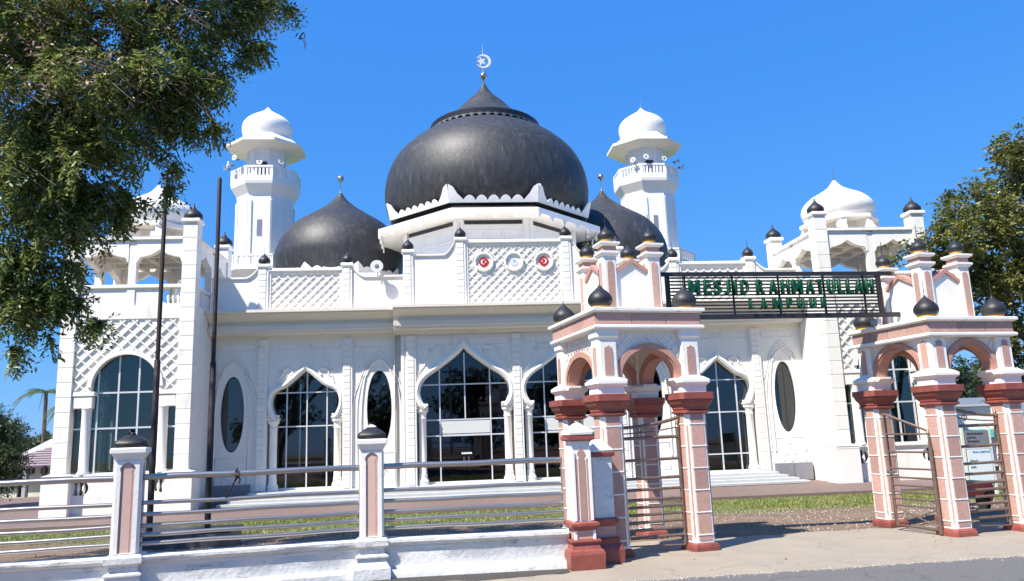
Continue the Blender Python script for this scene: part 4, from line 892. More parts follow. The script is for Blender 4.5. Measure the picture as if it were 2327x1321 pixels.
def pavilion(x, y, th, s, d, label, z1, z2, gate=None):
    r = root('gate_pavilion', label, 'gate tower', (x, y, 0), rotz=th, group='pink and white gate pavilions')
    hw = .200; ch = .055
    cols = [(0, 0), (s, 0), (0, d), (s, d)]
    for (a, b) in cols:
        c = part('column', MB().rect([(0, .12), (0, 2.25)], a-hw, a+hw, b-hw, b+hw, ch), m_white, r)
        # pink tiles on the four faces, with white ledges, and slim strips on the chamfers
        zs = [(.17, .24)]+[(.275+k*.358, .275+k*.358+.325) for k in range(5)]+[(2.075, 2.21)]
        for k, (za, zb) in enumerate(zs):
            me = cached(('tile', round(zb-za, 3)), lambda: mesh('tile', MB().box(-.118, .118, -.010, .004, 0, zb-za, .004), m_pink))
            lg = cached('ledge', lambda: mesh('ledge', MB().box(-.140, .140, -.018, .004, -.022, -.004, .003), m_trim))
            for f in range(4):
                an = f*PI/2; inst('tile', me, c, (a+hw*math.sin(an), b-hw*math.cos(an), za+.004), an)
                if k: inst('ledge', lg, c, (a+hw*math.sin(an), b-hw*math.cos(an), za), an)
        stp = cached('strip', lambda: mesh('corner_strip', MB().plate([(-.016, .25), (0, .20), (.016, .25), (.016, 2.02), (0, 2.08), (-.016, 2.02)], (), -.006, .004), m_pink))
        for f in range(4):
            an = f*PI/2+PI/4; q = (hw*2-ch)/math.sqrt(2); inst('corner_strip', stp, c, (a+q*math.sin(an), b-q*math.cos(an), 0), an)
        part('column_base', MB().rect([(.052, 0), (.052, .075), (.04, .085), (.04, .10), (.02, .12), (.0, .135)], a-hw, a+hw, b-hw, b+hw, ch), m_red, r)
        part('capital', MB().rect([(.0, 2.22), (.055, 2.25), (.055, 2.275), (.03, 2.29), (.045, 2.31), (.045, 2.34), (.085, 2.40), (.105, 2.45), (.105, 2.47), (.125, 2.475), (.125, 2.585), (.0, 2.59)], a-hw, a+hw, b-hw, b+hw, ch), m_red, r)
        part('impost_block', MB().rect([(.03, 2.588), (.03, 2.70), (.075, 2.74), (.085, 2.755), (.085, 2.80), (.03, 2.84), (.0, 2.86)], a-hw, a+hw, b-hw, b+hw, .03), m_trim, r)
        p = part('pilaster', MB().rect([(0, 2.85), (0, z2-.015)], a-.175, a+.175, b-.175, b+.175, .035), m_white, r)
        keypanel(p, .15, 2.90, 3.40, a, b, .176)
        part('pilaster_collar', MB().rect([(.0, 3.50), (.03, 3.54), (.03, z2-.005)], a-.175, a+.175, b-.175, b+.175, .03), m_trim, r)
    # arches between the columns
    def archside(x0, x1, ang, ox, oy):
        L = x1-x0; c = (x0+x1)/2; R = L/2-.02; sp = 2.84; rise = min(R, .54) if L < 1.3 else .50
        arc = [(c+R*math.cos(t), sp+rise*math.sin(t)) for t in np.linspace(0, PI, 19)]
        def pl(mb): mb.rot(ang); mb.move(ox, oy, 0); return mb
        zt = z2-.01
        fr = part('frieze', pl(MB().plate([(x0-.04, sp), (x1+.04, sp), (x1+.04, zt), (x0-.04, zt)][0:0]+[(x0-.04, sp), (c-R, sp)]+arc[::-1][1:-1]+[(c+R, sp), (x1+.04, sp), (x1+.04, zt), (x0-.04, zt)], (), -.08, .10)), m_white, r)
        lattice(fr, x0+.01, x1-.01, sp+.14, zt-.06, -.08, .17, .020, .018, m_trim, lambda X, Z: ((X-c)/(R+.09))**2+((Z-sp)/(rise+.09))**2 < 1, pl)
        R2 = R-.002; o = [(c+(R+.06)*math.cos(t), sp+(rise+.06)*math.sin(t)) for t in np.linspace(0, PI, 23)]; i_ = [(c+(R-.035)*math.cos(t), sp+(rise-.035)*math.sin(t)) for t in np.linspace(PI, 0, 23)]
        part('archivolt', pl(MB().plate(o+i_, (), -.13, .14)), m_pinkd, r)
        o2 = [(c+(R-.034)*math.cos(t), sp+(rise-.034)*math.sin(t)) for t in np.linspace(0, PI, 23)]; i2 = [(c+(R-.065)*math.cos(t), sp+(rise-.065)*math.sin(t)) for t in np.linspace(PI, 0, 23)]
        part('archivolt', pl(MB().plate(o2+i2, (), -.105, .12)), m_pinkd, r)
        for e in (-1, 1):
            xe = c+e*(R-.02); part('bracket', pl(MB().plate([(xe-.0*e, 2.70), (xe+e*.06, 2.70), (xe+e*.06, 2.838), (xe-e*.13, 2.838), (xe-e*.13, 2.80), (xe-e*.09, 2.78), (xe-e*.05, 2.72)][::e], (), -.12, .13)), m_trim, r)
    archside(.175, s-.175, 0, 0, 0); archside(.175, s-.175, 0, 0, d)
    archside(.175, d-.175, PI/2, 0, 0) if False else None
    archside(-d+.175, -.175, -PI/2, 0, 0)          # left face, seen from the left
    archside(.175, d-.175, PI/2, s, 0)             # right face
    # vault inside
    part('vault', MB().box(.1, s-.1, .1, d-.1, z2-.06, z2-.02), m_cornice, r)
    # slab: white band, pink band, white band
    ws = .225
    part('lower_band', MB().rect([(-.10, z2-.012), (.02, z2), (.03, z2+.02), (.03, z2+.055), (.0, z2+.07)], -ws, s+ws, -ws, d+ws), m_trim, r)
    zb = z2+.07; zt = z1-.085
    bd = part('pink_band', MB().rect([(-.015, zb), (-.015, zt)], -ws, s+ws, -ws, d+ws), m_pink, r)
    for k in range(3):
        xa = -ws+.03+(s+2*ws-.06)*k/3; part('tile', MB().box(xa+.006, xa+(s+2*ws-.06)/3-.006, -ws+.003, -ws+.014, zb+.01, zt-.01, .003), m_pink, bd)
    for k in range(4):
        ya = -ws+.03+(d+2*ws-.06)*k/4; part('tile', MB().box(-ws+.003, -ws+.014, ya+.006, ya+(d+2*ws-.06)/4-.006, zb+.01, zt-.01, .003), m_pink, bd)
    part('upper_band', MB().rect([(-.01, zt), (.04, zt+.02), (.055, zt+.03), (.055, z1-.01), (.04, z1)], -ws, s+ws, -ws, d+ws), m_band, r)
    for a, b in cols: onion_on(r, .215, .40, a+(-.03 if a == 0 else .03), b+(-.02 if b == 0 else .02), z1)
    # turret
    tx0, tx1, ty0, ty1 = s/2-.56, s/2+.56, d/2-.62, d/2+.62; tw = .135
    zc = z1+.98
    for a, b in ((tx0+tw, ty0+tw), (tx1-tw, ty0+tw), (tx0+tw, ty1-tw), (tx1-tw, ty1-tw)):
        front = b < d/2
        hh = zc+(.06 if front else -.02)
        p = part('turret_pilaster', MB().rect([(0, z1-.01), (0, hh)], a-tw, a+tw, b-tw, b+tw, .03), m_white, r)
        keypanel(p, .12, z1+.0, hh-.10, a, b, tw+.002)
        part('turret_cap', MB().rect([(.0, hh-.02), (.03, hh+.01), (.045, hh+.03), (.045, hh+.065), (.0, hh+.08)], a-tw, a+tw, b-tw, b+tw), m_trim, r)
        part('turret_band', MB().rect([(-.005, hh+.07), (-.005, hh+.17)], a-tw, a+tw, b-tw, b+tw), m_pink, r)
        part('turret_cap', MB().rect([(-.0, hh+.165), (.045, hh+.185), (.055, hh+.20), (.055, hh+.235), (.0, hh+.25)], a-tw, a+tw, b-tw, b+tw), m_trim, r)
        onion_on(r, .145, .27, a, b, hh+.25)
    zg = zc-.02
    for (xa, xb, ang, ox, oy) in ((tx0+2*tw, tx1-2*tw, 0, 0, ty0+.05), (tx0+2*tw, tx1-2*tw, 0, 0, ty1-.17), (-ty1+2*tw, -ty0-2*tw, -PI/2, tx0+.05, 0), (ty0+2*tw, ty1-2*tw, PI/2, tx1-.05, 0)):
        c = (xa+xb)/2
        def pl(mb): mb.rot(ang); mb.move(ox, oy, 0); return mb
        part('turret_wall', pl(MB().plate([(xa-.02, z1-.01), (xb+.02, z1-.01), (xb+.02, zg-.20), (c, zg), (xa-.02, zg-.20)], (), 0, .12)), m_white, r)
        part('gable_trim', pl(MB().plate([(xa-.02, zg-.245), (c, zg-.045), (xb+.02, zg-.245), (xb+.02, zg-.17), (c, zg+.03), (xa-.02, zg-.17)][::-1], (), -.04, .14)), m_pinkd, r)
    return r
LP = dict(x=2.68, y=12.80, th=rad(10.5), s=1.52, d=1.85)
RP = dict(x=8.78, y=13.22, th=rad(9.0), s=1.44, d=1.62)
pavL = pavilion(LP['x'], LP['y'], LP['th'], LP['s'], LP['d'], 'pink and white gate pavilion left of the entrance, beside the end pillar of the railing', 4.03, 3.67)
pavR = pavilion(RP['x'], RP['y'], RP['th'], RP['s'], RP['d'], 'pink and white gate pavilion right of the entrance, cut by the photo edge', 3.80, 3.45)
def loc_p(P, a, b): return (P['x']+a*math.cos(P['th'])-b*math.sin(P['th']), P['y']+a*math.sin(P['th'])+b*math.cos(P['th']))

# ------------------------------------------------------------------ PEDESTRIAN GATES
def ped_gate(P, label, flip):
    x, y = loc_p(P, .2, .02); r = root('pedestrian_gate', label, 'gate', (x, y, 0), rotz=P['th'], group='narrow brown metal gates')
    w = P['s']-.40; e = .0
    t = w-.06 if not flip else w-.05
    part('frame', MB().tube([(.02, 0, 1.86), (.02, 0, .13), (t, 0, .10), (t, 0, 1.86)], .024, 8).tube([(t, 0, .10), (t, 0, 2.0)], .028, 8), m_gatem, r, 50)
    part('frame', MB().lathe([(.02, 1.98), (.04, 2.02), (.02, 2.06), (.03, 2.08), (.01, 2.12)], t, 0, 10), m_gatem, r, 40)
    for z in (1.86, 1.50, 1.20, 1.02, .86, .74, .62, .50, .38, .26): part('rail', MB().tube([(.02, .0, z-.01), (t, .0, z)], .030 if z > 1.8 else .026, 8), m_gatem, r, 50)
    pts = [(w*k/12, 0, 2.03+.13*((k/12)**2 if not flip else (1-k/12)**2)*1.2) for k in range(13)]
    part('top_bar', MB().tube(pts, .03, 8), m_gatem, r, 50)
    pts = [(w*k/12, 0, 1.93+.10*((k/12)**2 if not flip else (1-k/12)**2)) for k in range(13)]
    part('top_bar', MB().tube(pts, .012, 8), m_gatem, r, 50)
    rx = .34*w if not flip else .30*w
    part('ring', MB().tube([(rx+.05*math.cos(t_), 0, 2.0+.05*math.sin(t_)) for t_ in np.linspace(0, 2*PI, 17)[:-1]], .010, 6, True).tube([(rx, 0, 1.95), (rx, 0, 2.05)], .008, 6), m_gatem, r, 50)
ped_gate(LP, 'brown stained metal gate between the front columns of the left pavilion', False)
ped_gate(RP, 'brown stained metal gate between the front columns of the right pavilion', True)
# main gate leaf swung inwards beside the right pavilion
x, y = loc_p(RP, -.27, .05); r = root('main_gate_leaf', 'tall rusty brown entrance gate leaf swung open beside the right pavilion', 'gate', (x, y, 0), rotz=RP['th']+rad(90)+rad(6))
part('frame', MB().tube([(0, 0, .03), (0, 0, 1.52)], .035, 8).tube([(.0, 0, .10), (.95, 0, .10), (.95, 0, 2.12)], .030, 8).tube([(0, 0, 1.52), (.02, 0, 1.8), (.95, 0, 2.12)], .026, 8), m_gatem, r, 50)
for z in (1.74, 1.42, 1.12, .96, .82, .70, .58, .46): part('rail', MB().tube([(0, 0, z), (.95, 0, z)], .018, 8), m_gatem, r, 50)
for xx in (.25, .5, .75): part('bar', MB().tube([(xx, 0, 1.74), (xx, 0, 1.85+.27*xx)], .012, 6), m_gatem, r, 50)
part('brace', MB().tube([(.05, 0, .14), (.90, 0, .42)], .014, 6), m_gatem, r); part('brace', MB().tube([(.05, 0, .42), (.90, 0, .14)], .012, 6), m_gatem, r)
part('latch', MB().box(.88, 1.02, -.03, .03, 1.02, 1.07, .005), m_steel, r)

# ------------------------------------------------------------------ SIGN
sA = Vector((4.13, 13.86, 0)); sB = Vector((8.50, 14.14, 0)); sdv = (sB-sA); SL = sdv.length; sang = math.atan2(sdv.y, sdv.x)
sign = root('overhead_sign', 'black slatted sign reading MESJID RAHMATULLAH LAMPUUK in green letters between the pavilions', 'sign', (sA.x, sA.y, 4.0), (0, 0, 4.0), rotz=sang)
ZT, ZB = 4.84, 4.02
part('beam', MB().box(-.18, SL+.26, -.035, .035, ZT-.04, ZT+.035, .004), m_dark, sign); part('beam', MB().box(-.10, SL+.34, -.035, .035, ZB-.045, ZB+.045, .004), m_dark, sign)
for x0 in (0, SL-.07): part('upright', MB().box(x0, x0+.085, -.030, .030, ZB+.045, ZT-.04, .004), m_dark, sign)
for x0 in (.37, 1.32, 2.25, 3.18, 4.02): part('upright', MB().box(x0, x0+.035, .005, .028, ZB+.045, ZT-.04), m_dark, sign)
nsl = 11
for k in range(nsl): z = ZB+.085+(ZT-ZB-.15)*k/(nsl-1)*.985; part('slat', MB().box(.085, SL-.072, -.016, .002, z-.014, z+.016), m_dark, sign)
def letter(ch, u, z0, h, w):
    cu = bpy.data.curves.new('letter', 'FONT'); cu.body = ch; cu.size = 1; cu.extrude = .5; cu.resolution_u = 3; cu.offset = .018
    ob = bpy.data.objects.new('tmp', cu); COL.objects.link(ob); dg = bpy.context.evaluated_depsgraph_get(); me = bpy.data.meshes.new_from_object(ob.evaluated_get(dg)); bpy.data.objects.remove(ob)
    v = np.empty(len(me.vertices)*3, 'f4'); me.vertices.foreach_get('co', v); v = v.reshape(-1, 3); mn, mx_ = v.min(0), v.max(0)
    st = .0
    X = (v[:, 0]-(mn[0]+mx_[0])/2)/(mx_[0]-mn[0])*w; Zz = (v[:, 1]-mn[1])/(mx_[1]-mn[1])*h
    front = v[:, 2] > 0
    # bold: push outline outwards along x is not enough; use a bevelled offset instead
    out = np.stack([u+X, np.where(front, -.10, -.018), z0-ZB*0+Zz], 1)
    me.vertices.foreach_set('co', (out-np.array([0, 0, 4.0])).astype('f4').ravel()); me.materials.clear(); me.materials.append(m_green); me.update()
    o = bpy.data.objects.new('letter', me); COL.objects.link(o); o.parent = sign; BASE[o.name] = BASE[sign.name]
    so_ = o.modifiers.new('bold', 'SOLIDIFY'); so_.thickness = .003; so_.offset = 1
    bm = bmesh.new(); bm.from_mesh(me); bmesh.ops.remove_doubles(bm, verts=bm.verts, dist=1e-5); bmesh.ops.recalc_face_normals(bm, faces=bm.faces); bm.to_mesh(me); bm.free()
    return o
def U(px): return (px-105)/(2205-105)*SL+.03
row1 = [('M', 350), ('E', 475), ('S', 570), ('J', 665), ('I', 742), ('D', 830), ('R', 980), ('A', 1105), ('H', 1225), ('M', 1340), ('A', 1465), ('T', 1565), ('U', 1680), ('L', 1775), ('L', 1862), ('A', 1955), ('H', 2060)]
wd = dict(M=.20, E=.125, S=.14, J=.10, I=.035, D=.14, R=.135, A=.15, H=.15, T=.13, U=.14, L=.11, P=.11, K=.12)
for ch, px in row1: letter(ch, U(px), 4.44, .27, wd[ch]*1.02)
for ch, px in [('L', 885), ('A', 1000), ('M', 1130), ('P', 1250), ('U', 1360), ('U', 1480), ('K', 1590)]: letter(ch, U(px), 4.15, .20, wd[ch]*.78)
# small junction box and lamp on the right pavilion slab
x, y = loc_p(RP, -.20, 1.10)
single('floodlight', MB().box(-.10, .10, -.05, .05, .03, .13, .01).box(-.015, .015, -.015, .015, -.02, .04).rot(RP['th']-PI/2).move(x, y, 3.82), m_grr, 'small grey floodlight box on the slab edge of the right pavilion under the sign', 'lamp')

# ------------------------------------------------------------------ BOUNDARY WALL, POSTS, RAILINGS
FL = [(-13.0, 10.1), (-8.0, 10.85), (-4.40, 11.42), (-1.13, 12.00), (1.80, 12.05)]
WTOP = .55
def offs(P, Q, o):
    d = Vector((Q[0]-P[0], Q[1]-P[1])).normalized(); n = Vector((d.y, -d.x)); return n*o
bw = root('boundary_wall', 'low weathered white boundary wall with stained coping along the road', 'wall', (-4, 11.5, 0), (-4, 11.5, 0))
prof = [(-.13, -.05), (-.17, -.05), (-.17, .10), (-.16, .115), (-.10, .125), (-.10, .14), (-.085, .145), (-.085, .40), (-.10, .42), (-.10, .455), (-.125, .465), (-.155, .50), (-.155, .54), (-.14, WTOP), (.14, WTOP), (.155, .54), (.10, .42), (.085, .40), (.085, -.05)]
for (P, Q) in zip(FL[:-1], FL[1:]):
    mb = MB(); N = 14; V = []; n = len(prof)
    d = Vector((Q[0]-P[0], Q[1]-P[1])); L = d.length; d.normalize(); nn = Vector((-d.y, d.x))
    for i in range(N+1):
        c = Vector(P)+d*(L*i/N)
        for k, (o, z) in enumerate(prof): V.append((c.x+nn.x*o+random.uniform(-.003, .003), c.y+nn.y*o+random.uniform(-.003, .003), z+(random.uniform(-.004, .004) if z > .0 else 0)))
    F = [(i*n+k, (i+1)*n+k, (i+1)*n+(k+1) % n, i*n+(k+1) % n) for i in range(N) for k in range(n)]+[tuple(range(n)), tuple(N*n+k for k in range(n))[::-1]]
    part('wall_section', MB().add(V, F), m_fencew, bw, 35)
def fence_post(x, y, ang, label, black=True):
    r = root('fence_post', label, 'post', (x, y, 0), rotz=ang, group='pink and white fence posts with dome caps')
    part('pedestal', MB().rect([(.085, -.03), (.085, .16), (.07, .18), (.03, .24), (.03, .30), (.055, .31), (.055, .33), (.0, .36), (.0, .43), (.055, .47), (.055, .545), (.03, .57), (.0, .58)], -.18, .18, -.18, .18), m_fencew, r)
    sh = part('shaft', MB().rect([(0, .57), (0, 1.80), (.01, 1.83), (.06, 1.92), (.075, 1.93), (.075, 1.985), (.06, 2.0)], -.155, .155, -.155, .155, .012), m_white, r)
    # recessed look: white frame strips proud of the pink panel
    me = mesh('inset_panel', MB().plate([(-.055, .60), (.055, .60), (.055, 1.62), (.04, 1.66), (.065, 1.70), (.05, 1.74), (.0, 1.80), (-.05, 1.74), (-.065, 1.70), (-.04, 1.66), (-.055, 1.62)], (), -.006, .004), m_pink2)
    fr = mesh('panel_frame', MB().plate([(-.145, .59), (.145, .59), (.145, 1.82), (-.145, 1.82)], [[(-.085, .60), (.085, .60), (.085, 1.66), (.10, 1.72), (.07, 1.77), (0, 1.815), (-.07, 1.77), (-.10, 1.72), (-.085, 1.66)]], -.022, .002), m_white)
    m2 = mesh('inset_frame', MB().plate([(-.084, .602), (.084, .602), (.084, 1.66), (.095, 1.72), (.065, 1.765), (0, 1.80), (-.065, 1.765), (-.095, 1.72), (-.084, 1.66)], (), -.003, .001), m_pink)
    for f in range(4):
        a = f*PI/2; p0 = (.155*math.sin(a), -.155*math.cos(a), 0)
        inst('inset_panel', me, sh, p0, a); inst('panel_frame', fr, sh, p0, a); inst('panel_ground', m2, sh, p0, a)
    part('dome_cap', MB().rect([(.02, 1.998), (.055, 2.02), (.06, 2.05), (.045, 2.085), (-.02, 2.13), (-.09, 2.17), (-.135, 2.215), (-.15, 2.25)], -.155, .155, -.155, .155, .05), m_black, r, 50)
    return r
fence_post(-4.40, 11.42, math.atan2(.58, 3.27)+.03, 'fence post with weathered black cap in front of the left corner tower')
fp_ = fence_post(-1.13, 12.00, rad(6), 'fence post with paint flaking on its black cap, second from the entrance')
part('bare_patch', MB().rect([(-.090, 2.168), (-.083, 2.176), (-.128, 2.221), (-.145, 2.236)], -.155, .155, -.155, .155, .03), m_fencew, fp_)
fence_post(-8.0, 10.85, rad(9), 'fence post with black cap beyond the left edge of the photo')
def railing(P, Q, label, ends=(True, True)):
    P = Vector(P); Q = Vector(Q); d = Q-P; L = d.length; a = math.atan2(d.y, d.x)
    r = root('railing', label, 'railing', (P.x, P.y, WTOP), (0, 0, WTOP), rotz=a, group='stainless railings on the boundary wall')
    for i, z in enumerate((1.585, 1.235, 1.08, .93, .81, .695)):
        rr_ = .043 if i == 0 else .029
        sag = [(L*k/6, 0, z+.006*math.sin(k*1.7+i)) for k in range(7)]
        part('rail', MB().tube(sag, rr_, 10), m_steel, r, 50)
    part('end_bar', MB().tube([(L-.012, 0, 1.585), (L-.012, 0, .69)], .014, 8), m_steel, r, 50)
railing((-7.84, 10.88), (-4.56, 11.39), 'stainless steel railing at the left edge of the photo before the left corner tower')
railing((-4.24, 11.45), (-1.29, 11.97), 'stainless steel railing between the two black capped posts, in front of the flagpoles')
railing((-.97, 12.0), (1.76, 12.05), 'stainless steel railing before the main doors, ending at the white capped pillar')
# strap tied on the railing
single('strap', MB().tube([(-3.02, 11.62, 1.62), (-2.98, 11.60, 1.56), (-3.04, 11.62, 1.45), (-3.10, 11.62, 1.32), (-3.17, 11.63, 1.22)], [.022, .03, .012, .012, .008], 6).tube([(-2.98, 11.60, 1.57), (-2.95, 11.60, 1.50), (-2.96, 11.6, 1.44)], .012, 6).tube([(-3.0, 11.62, 1.55), (-3.0, 11.62, 1.66)], .012, 6), m_pole, 'dark strap knotted round the top rail near the second flagpole', 'strap', smooth=60)

# ------------------------------------------------------------------ END PILLARS BESIDE THE LEFT PAVILION
r = root('end_pillar', 'white and pink pillar with white pyramid cap and red flared foot at the railing end', 'pillar', (2.0, 11.93, 0), rotz=rad(7))
part('foot', MB().rect([(.09, -.01), (.10, .22), (.085, .27), (.05, .29), (.03, .36), (.05, .38), (.06, .40), (.05, .425)], -.17, .17, -.17, .17), m_red, r)
part('panel_block', MB().box(-.16, .16, -.16, .16, .42, .56, .01), m_pink, r); 
for s in (-1, 1): part('corner_strip', MB().box(s*.145-.02, s*.145+.02, -.175, -.14, .425, .555), m_trim, r)
part('red_moulding', MB().rect([(.0, .555), (.03, .60), (.055, .62), (.055, .66), (.0, .68)], -.165, .165, -.165, .165), m_red, r)
sh = part('shaft', MB().rect([(0, .675), (0, 1.86)], -.15, .15, -.15, .15, .012), m_white, r)
part('inset_panel', MB().plate([(-.05, .70), (.05, .70), (.05, 1.58), (.035, 1.62), (.065, 1.66), (.05, 1.70), (0, 1.76), (-.05, 1.70), (-.065, 1.66), (-.035, 1.62), (-.05, 1.58)], (), -.160, -.148), m_pink, sh)
for s in (-1, 1): part('panel_edge', MB().box(s*.088-.014, s*.088+.014, -.158, -.148, .70, 1.60), m_pinkd, sh); part('panel_edge', MB().box(s*.128-.022, s*.128+.022, -.172, -.148, .69, 1.70, .004), m_trim, sh)
part('red_collar', MB().rect([(.0, 1.855), (.04, 1.87), (.055, 1.88), (.055, 1.925), (.02, 1.94)], -.155, .155, -.155, .155), m_red, r)
part('white_cap', MB().rect([(.02, 1.935), (.055, 1.955), (.06, 1.99), (.04, 2.02), (-.03, 2.06), (-.10, 2.12), (-.15, 2.16)], -.155, .155, -.155, .155, .04), m_trim, r, 40)
r = root('stub_pillar', 'shorter plain white pillar with white cap between the end pillar and left pavilion', 'pillar', (2.38, 12.33, 0), rotz=rad(12))
part('foot', MB().rect([(.07, -.01), (.08, .20), (.065, .25), (.03, .30), (.03, .36), (.05, .38)], -.18, .18, -.18, .18), m_red, r)
part('panel_block', MB().box(-.165, .165, -.165, .165, .375, .56, .01), m_pink, r)
part('red_moulding', MB().rect([(.0, .555), (.03, .60), (.045, .62), (.045, .66), (.0, .68)], -.17, .17, -.17, .17), m_red, r)
part('shaft', MB().rect([(0, .675), (0, 1.60)], -.165, .165, -.165, .165, .01), m_fencew, r)
part('red_collar', MB().rect([(.0, 1.595), (.03, 1.61), (.035, 1.66), (.01, 1.68)], -.17, .17, -.17, .17), m_red, r)
part('white_cap', MB().rect([(.02, 1.675), (.03, 1.70), (-.02, 1.76), (-.07, 1.82), (-.10, 1.86), (-.16, 1.87)], -.17, .17, -.17, .17, .03), m_trim, r, 40)

# ------------------------------------------------------------------ FLAGPOLES
r = root('pole_plinth', 'low dark grey tiled plinth carrying the two flagpoles', 'plinth', (-5.5, 17.7, -.15), (0, 0, -.15))
m_pgrey = mat('dark_plinth_tile', (.075, .08, .09), .4, var=.15, scale=6)
part('plinth_body', MB().box(-1.1, .95, -.5, .45, -.2, .20), m_pgrey, r)
for k in range(4): part('tile', MB().box(-1.10+k*.5125+.005, -1.10+(k+1)*.5125-.005, -.515, -.501, -.13, .19, .004), m_pgrey, r)
part('top_slab', MB().box(-1.13, .98, -.53, .48, .20, .245, .008), m_pgrey, r)
def flagpole(x, y, h, lean, label):
    r = root('flagpole', label, 'flagpole', (x, y, .09), group='bare rusty flagpoles')
    z2_ = h*.46
    part('lower_tube', MB().lathe([(.066, 0), (.066, z2_), (.052, z2_+.02)], 0, 0, 14), m_pole, r, 40)
    part('upper_tube', MB().lathe([(.048, z2_), (.046, h-.05), (.03, h)], 0, 0, 14), m_pole, r, 40)
    r.rotation_euler[1] = lean
flagpole(-6.38, 17.75, 8.25, 0, 'left bare rusty flagpole rising in front of the left corner tower')
flagpole(-5.17, 17.75, 8.05, 0, 'right bare rusty flagpole in front of the gap beside the left corner tower')

# ------------------------------------------------------------------ FOLIAGE
def leaves(blobs, n, ll, lw, name, m, droop=.35, cluster=.22, per=12, shell=.35, clump=0, csize=.1):
    """leaf quads in sprays spread through a set of ellipsoids (x,y,z,rx,ry,rz,weight)"""
    w = np.array([b[6] for b in blobs]); w = w/w.sum(); ns = n//per
    idx = rng.choice(len(blobs), ns, p=w); B = np.array(blobs)[idx]
    u = rng.normal(size=(ns, 3)); u /= np.linalg.norm(u, axis=1)[:, None]; rad_ = rng.uniform(0, 1, ns)**shell
    C = B[:, :3]+u*rad_[:, None]*B[:, 3:6]
    if clump:                                    # gather the sprays into clumps with gaps between them
        K = max(8, ns//clump); ci = rng.choice(ns, K, replace=False); as_ = rng.integers(0, K, ns); C = C[ci][as_]+rng.normal(size=(ns, 3))*csize*np.clip(B[ci][as_][:, 3:4]/.5, .25, 1)
        u = u[ci][as_]*.7+u*.3
    dirs = u*.8+rng.normal(size=(ns, 3))*.6; dirs[:, 2] -= droop; dirs /= np.linalg.norm(dirs, axis=1)[:, None]
    t = np.tile(np.linspace(0, 1, per), ns); C2 = np.repeat(C, per, 0)+np.repeat(dirs, per, 0)*(t*cluster)[:, None]; C2[:, 2] -= droop*.5*cluster*t**2
    N = len(C2); side = np.where(np.tile(np.arange(per) % 2, ns) == 0, 1., -1.)
    dd = np.repeat(dirs, per, 0); ref = rng.normal(size=(ns, 3))*.4+np.array([0, 0, 1.]); nrm = np.cross(dirs, ref); nrm /= np.linalg.norm(nrm, axis=1)[:, None]+1e-9; lat = np.repeat(nrm, per, 0)
    L = lat*side[:, None]*.8+dd*.5+rng.normal(size=(N, 3))*.25; L[:, 2] -= .25; L /= np.linalg.norm(L, axis=1)[:, None]
    Wd = np.cross(L, rng.normal(size=(N, 3))*.6+np.array([0, 0, 1.])); Wd /= np.linalg.norm(Wd, axis=1)[:, None]+1e-9
    l_ = ll*rng.uniform(.6, 1.25, N)[:, None]; w_ = lw*rng.uniform(.7, 1.2, N)[:, None]
    V = np.empty((N, 4, 3)); V[:, 0] = C2; V[:, 1] = C2+L*l_*.45+Wd*w_*.5; V[:, 2] = C2+L*l_; V[:, 3] = C2+L*l_*.45-Wd*w_*.5
    return npmesh(name, V.reshape(-1, 3), N, 4, m)
def limb(mb, pts, r0_, r1_, seg=8):
    P = smoothpts(pts, 4); n = len(P); P = [(p[0]+random.uniform(-.01, .01), p[1]+random.uniform(-.01, .01), p[2]) for p in P]
    mb.tube(P, [r0_+(r1_-r0_)*i/(n-1) for i in range(n)], seg); return mb
def tree(name, label, cat, base, trunk, limbs, leafsets, group=None):
    r = root(name, label, cat, base, base, group=group); tb = MB(); limb(tb, *trunk); part('trunk', tb, m_bark, r, 60)
    for l_ in limbs: part('limb', limb(MB(), *l_), m_bark, r, 60)
    for nm, me in leafsets:
        o = bpy.data.objects.new(nm, me); COL.objects.link(o); o.parent = r; o.location = (-base[0], -base[1], -base[2]); o['kind'] = 'stuff'
    return r


# left tree: drooping feathery crown over the road side
LB = [(-5.61, 10.20, 7.71, 1.00), (-4.72, 10.40, 7.83, 0.91), (-3.78, 10.60, 7.89, 0.77), (-3.10, 10.80, 8.22, 0.61), (-2.62, 10.90, 8.36, 0.51), (-2.19, 10.90, 8.37, 0.25), (-2.02, 10.90, 7.79, 0.11), (-2.64, 10.80, 7.66, 0.25), (-2.92, 10.80, 7.38, 0.19), (-5.31, 10.00, 6.53, 0.97), (-4.52, 10.10, 6.58, 0.89), (-3.87, 10.30, 6.80, 0.69), (-3.35, 10.50, 7.03, 0.44), (-3.41, 10.40, 6.46, 0.38), (-3.14, 10.50, 6.30, 0.18), (-5.29, 9.90, 5.46, 0.83), (-4.64, 10.00, 5.55, 0.76), (-4.02, 10.20, 5.93, 0.50), (-3.62, 10.40, 5.69, 0.22), (-5.27, 9.90, 4.54, 0.58), (-4.81, 10.00, 4.79, 0.51), (-4.33, 10.10, 5.11, 0.38), (-3.92, 10.20, 5.13, 0.19), (-3.57, 10.30, 5.40, 0.11), (-5.17, 9.90, 3.80, 0.48), (-4.81, 10.00, 3.98, 0.38), (-4.52, 10.10, 3.77, 0.25), (-4.29, 10.10, 3.48, 0.16), (-4.97, 10.00, 3.37, 0.22), (-5.32, 9.90, 3.21, 0.26), (-4.61, 10.00, 4.26, 0.28), (-4.06, 10.10, 4.33, 0.09), (-5.00, 9.90, 3.03, 0.05), (-5.39, 9.90, 4.09, 0.39)]
BL = []; TS = 1.2                                   # the tree stands inside the yard, just behind the boundary wall
def ts(p): return (p[0]*TS, p[1]*TS, 2+(p[2]-2)*TS)
for (x, y, z, q) in LB: q2 = max(.06, q*.96-.14); BL.append((x-.04, y, z+.08, q2, q2*1.15, q2, q**2.2+.016))
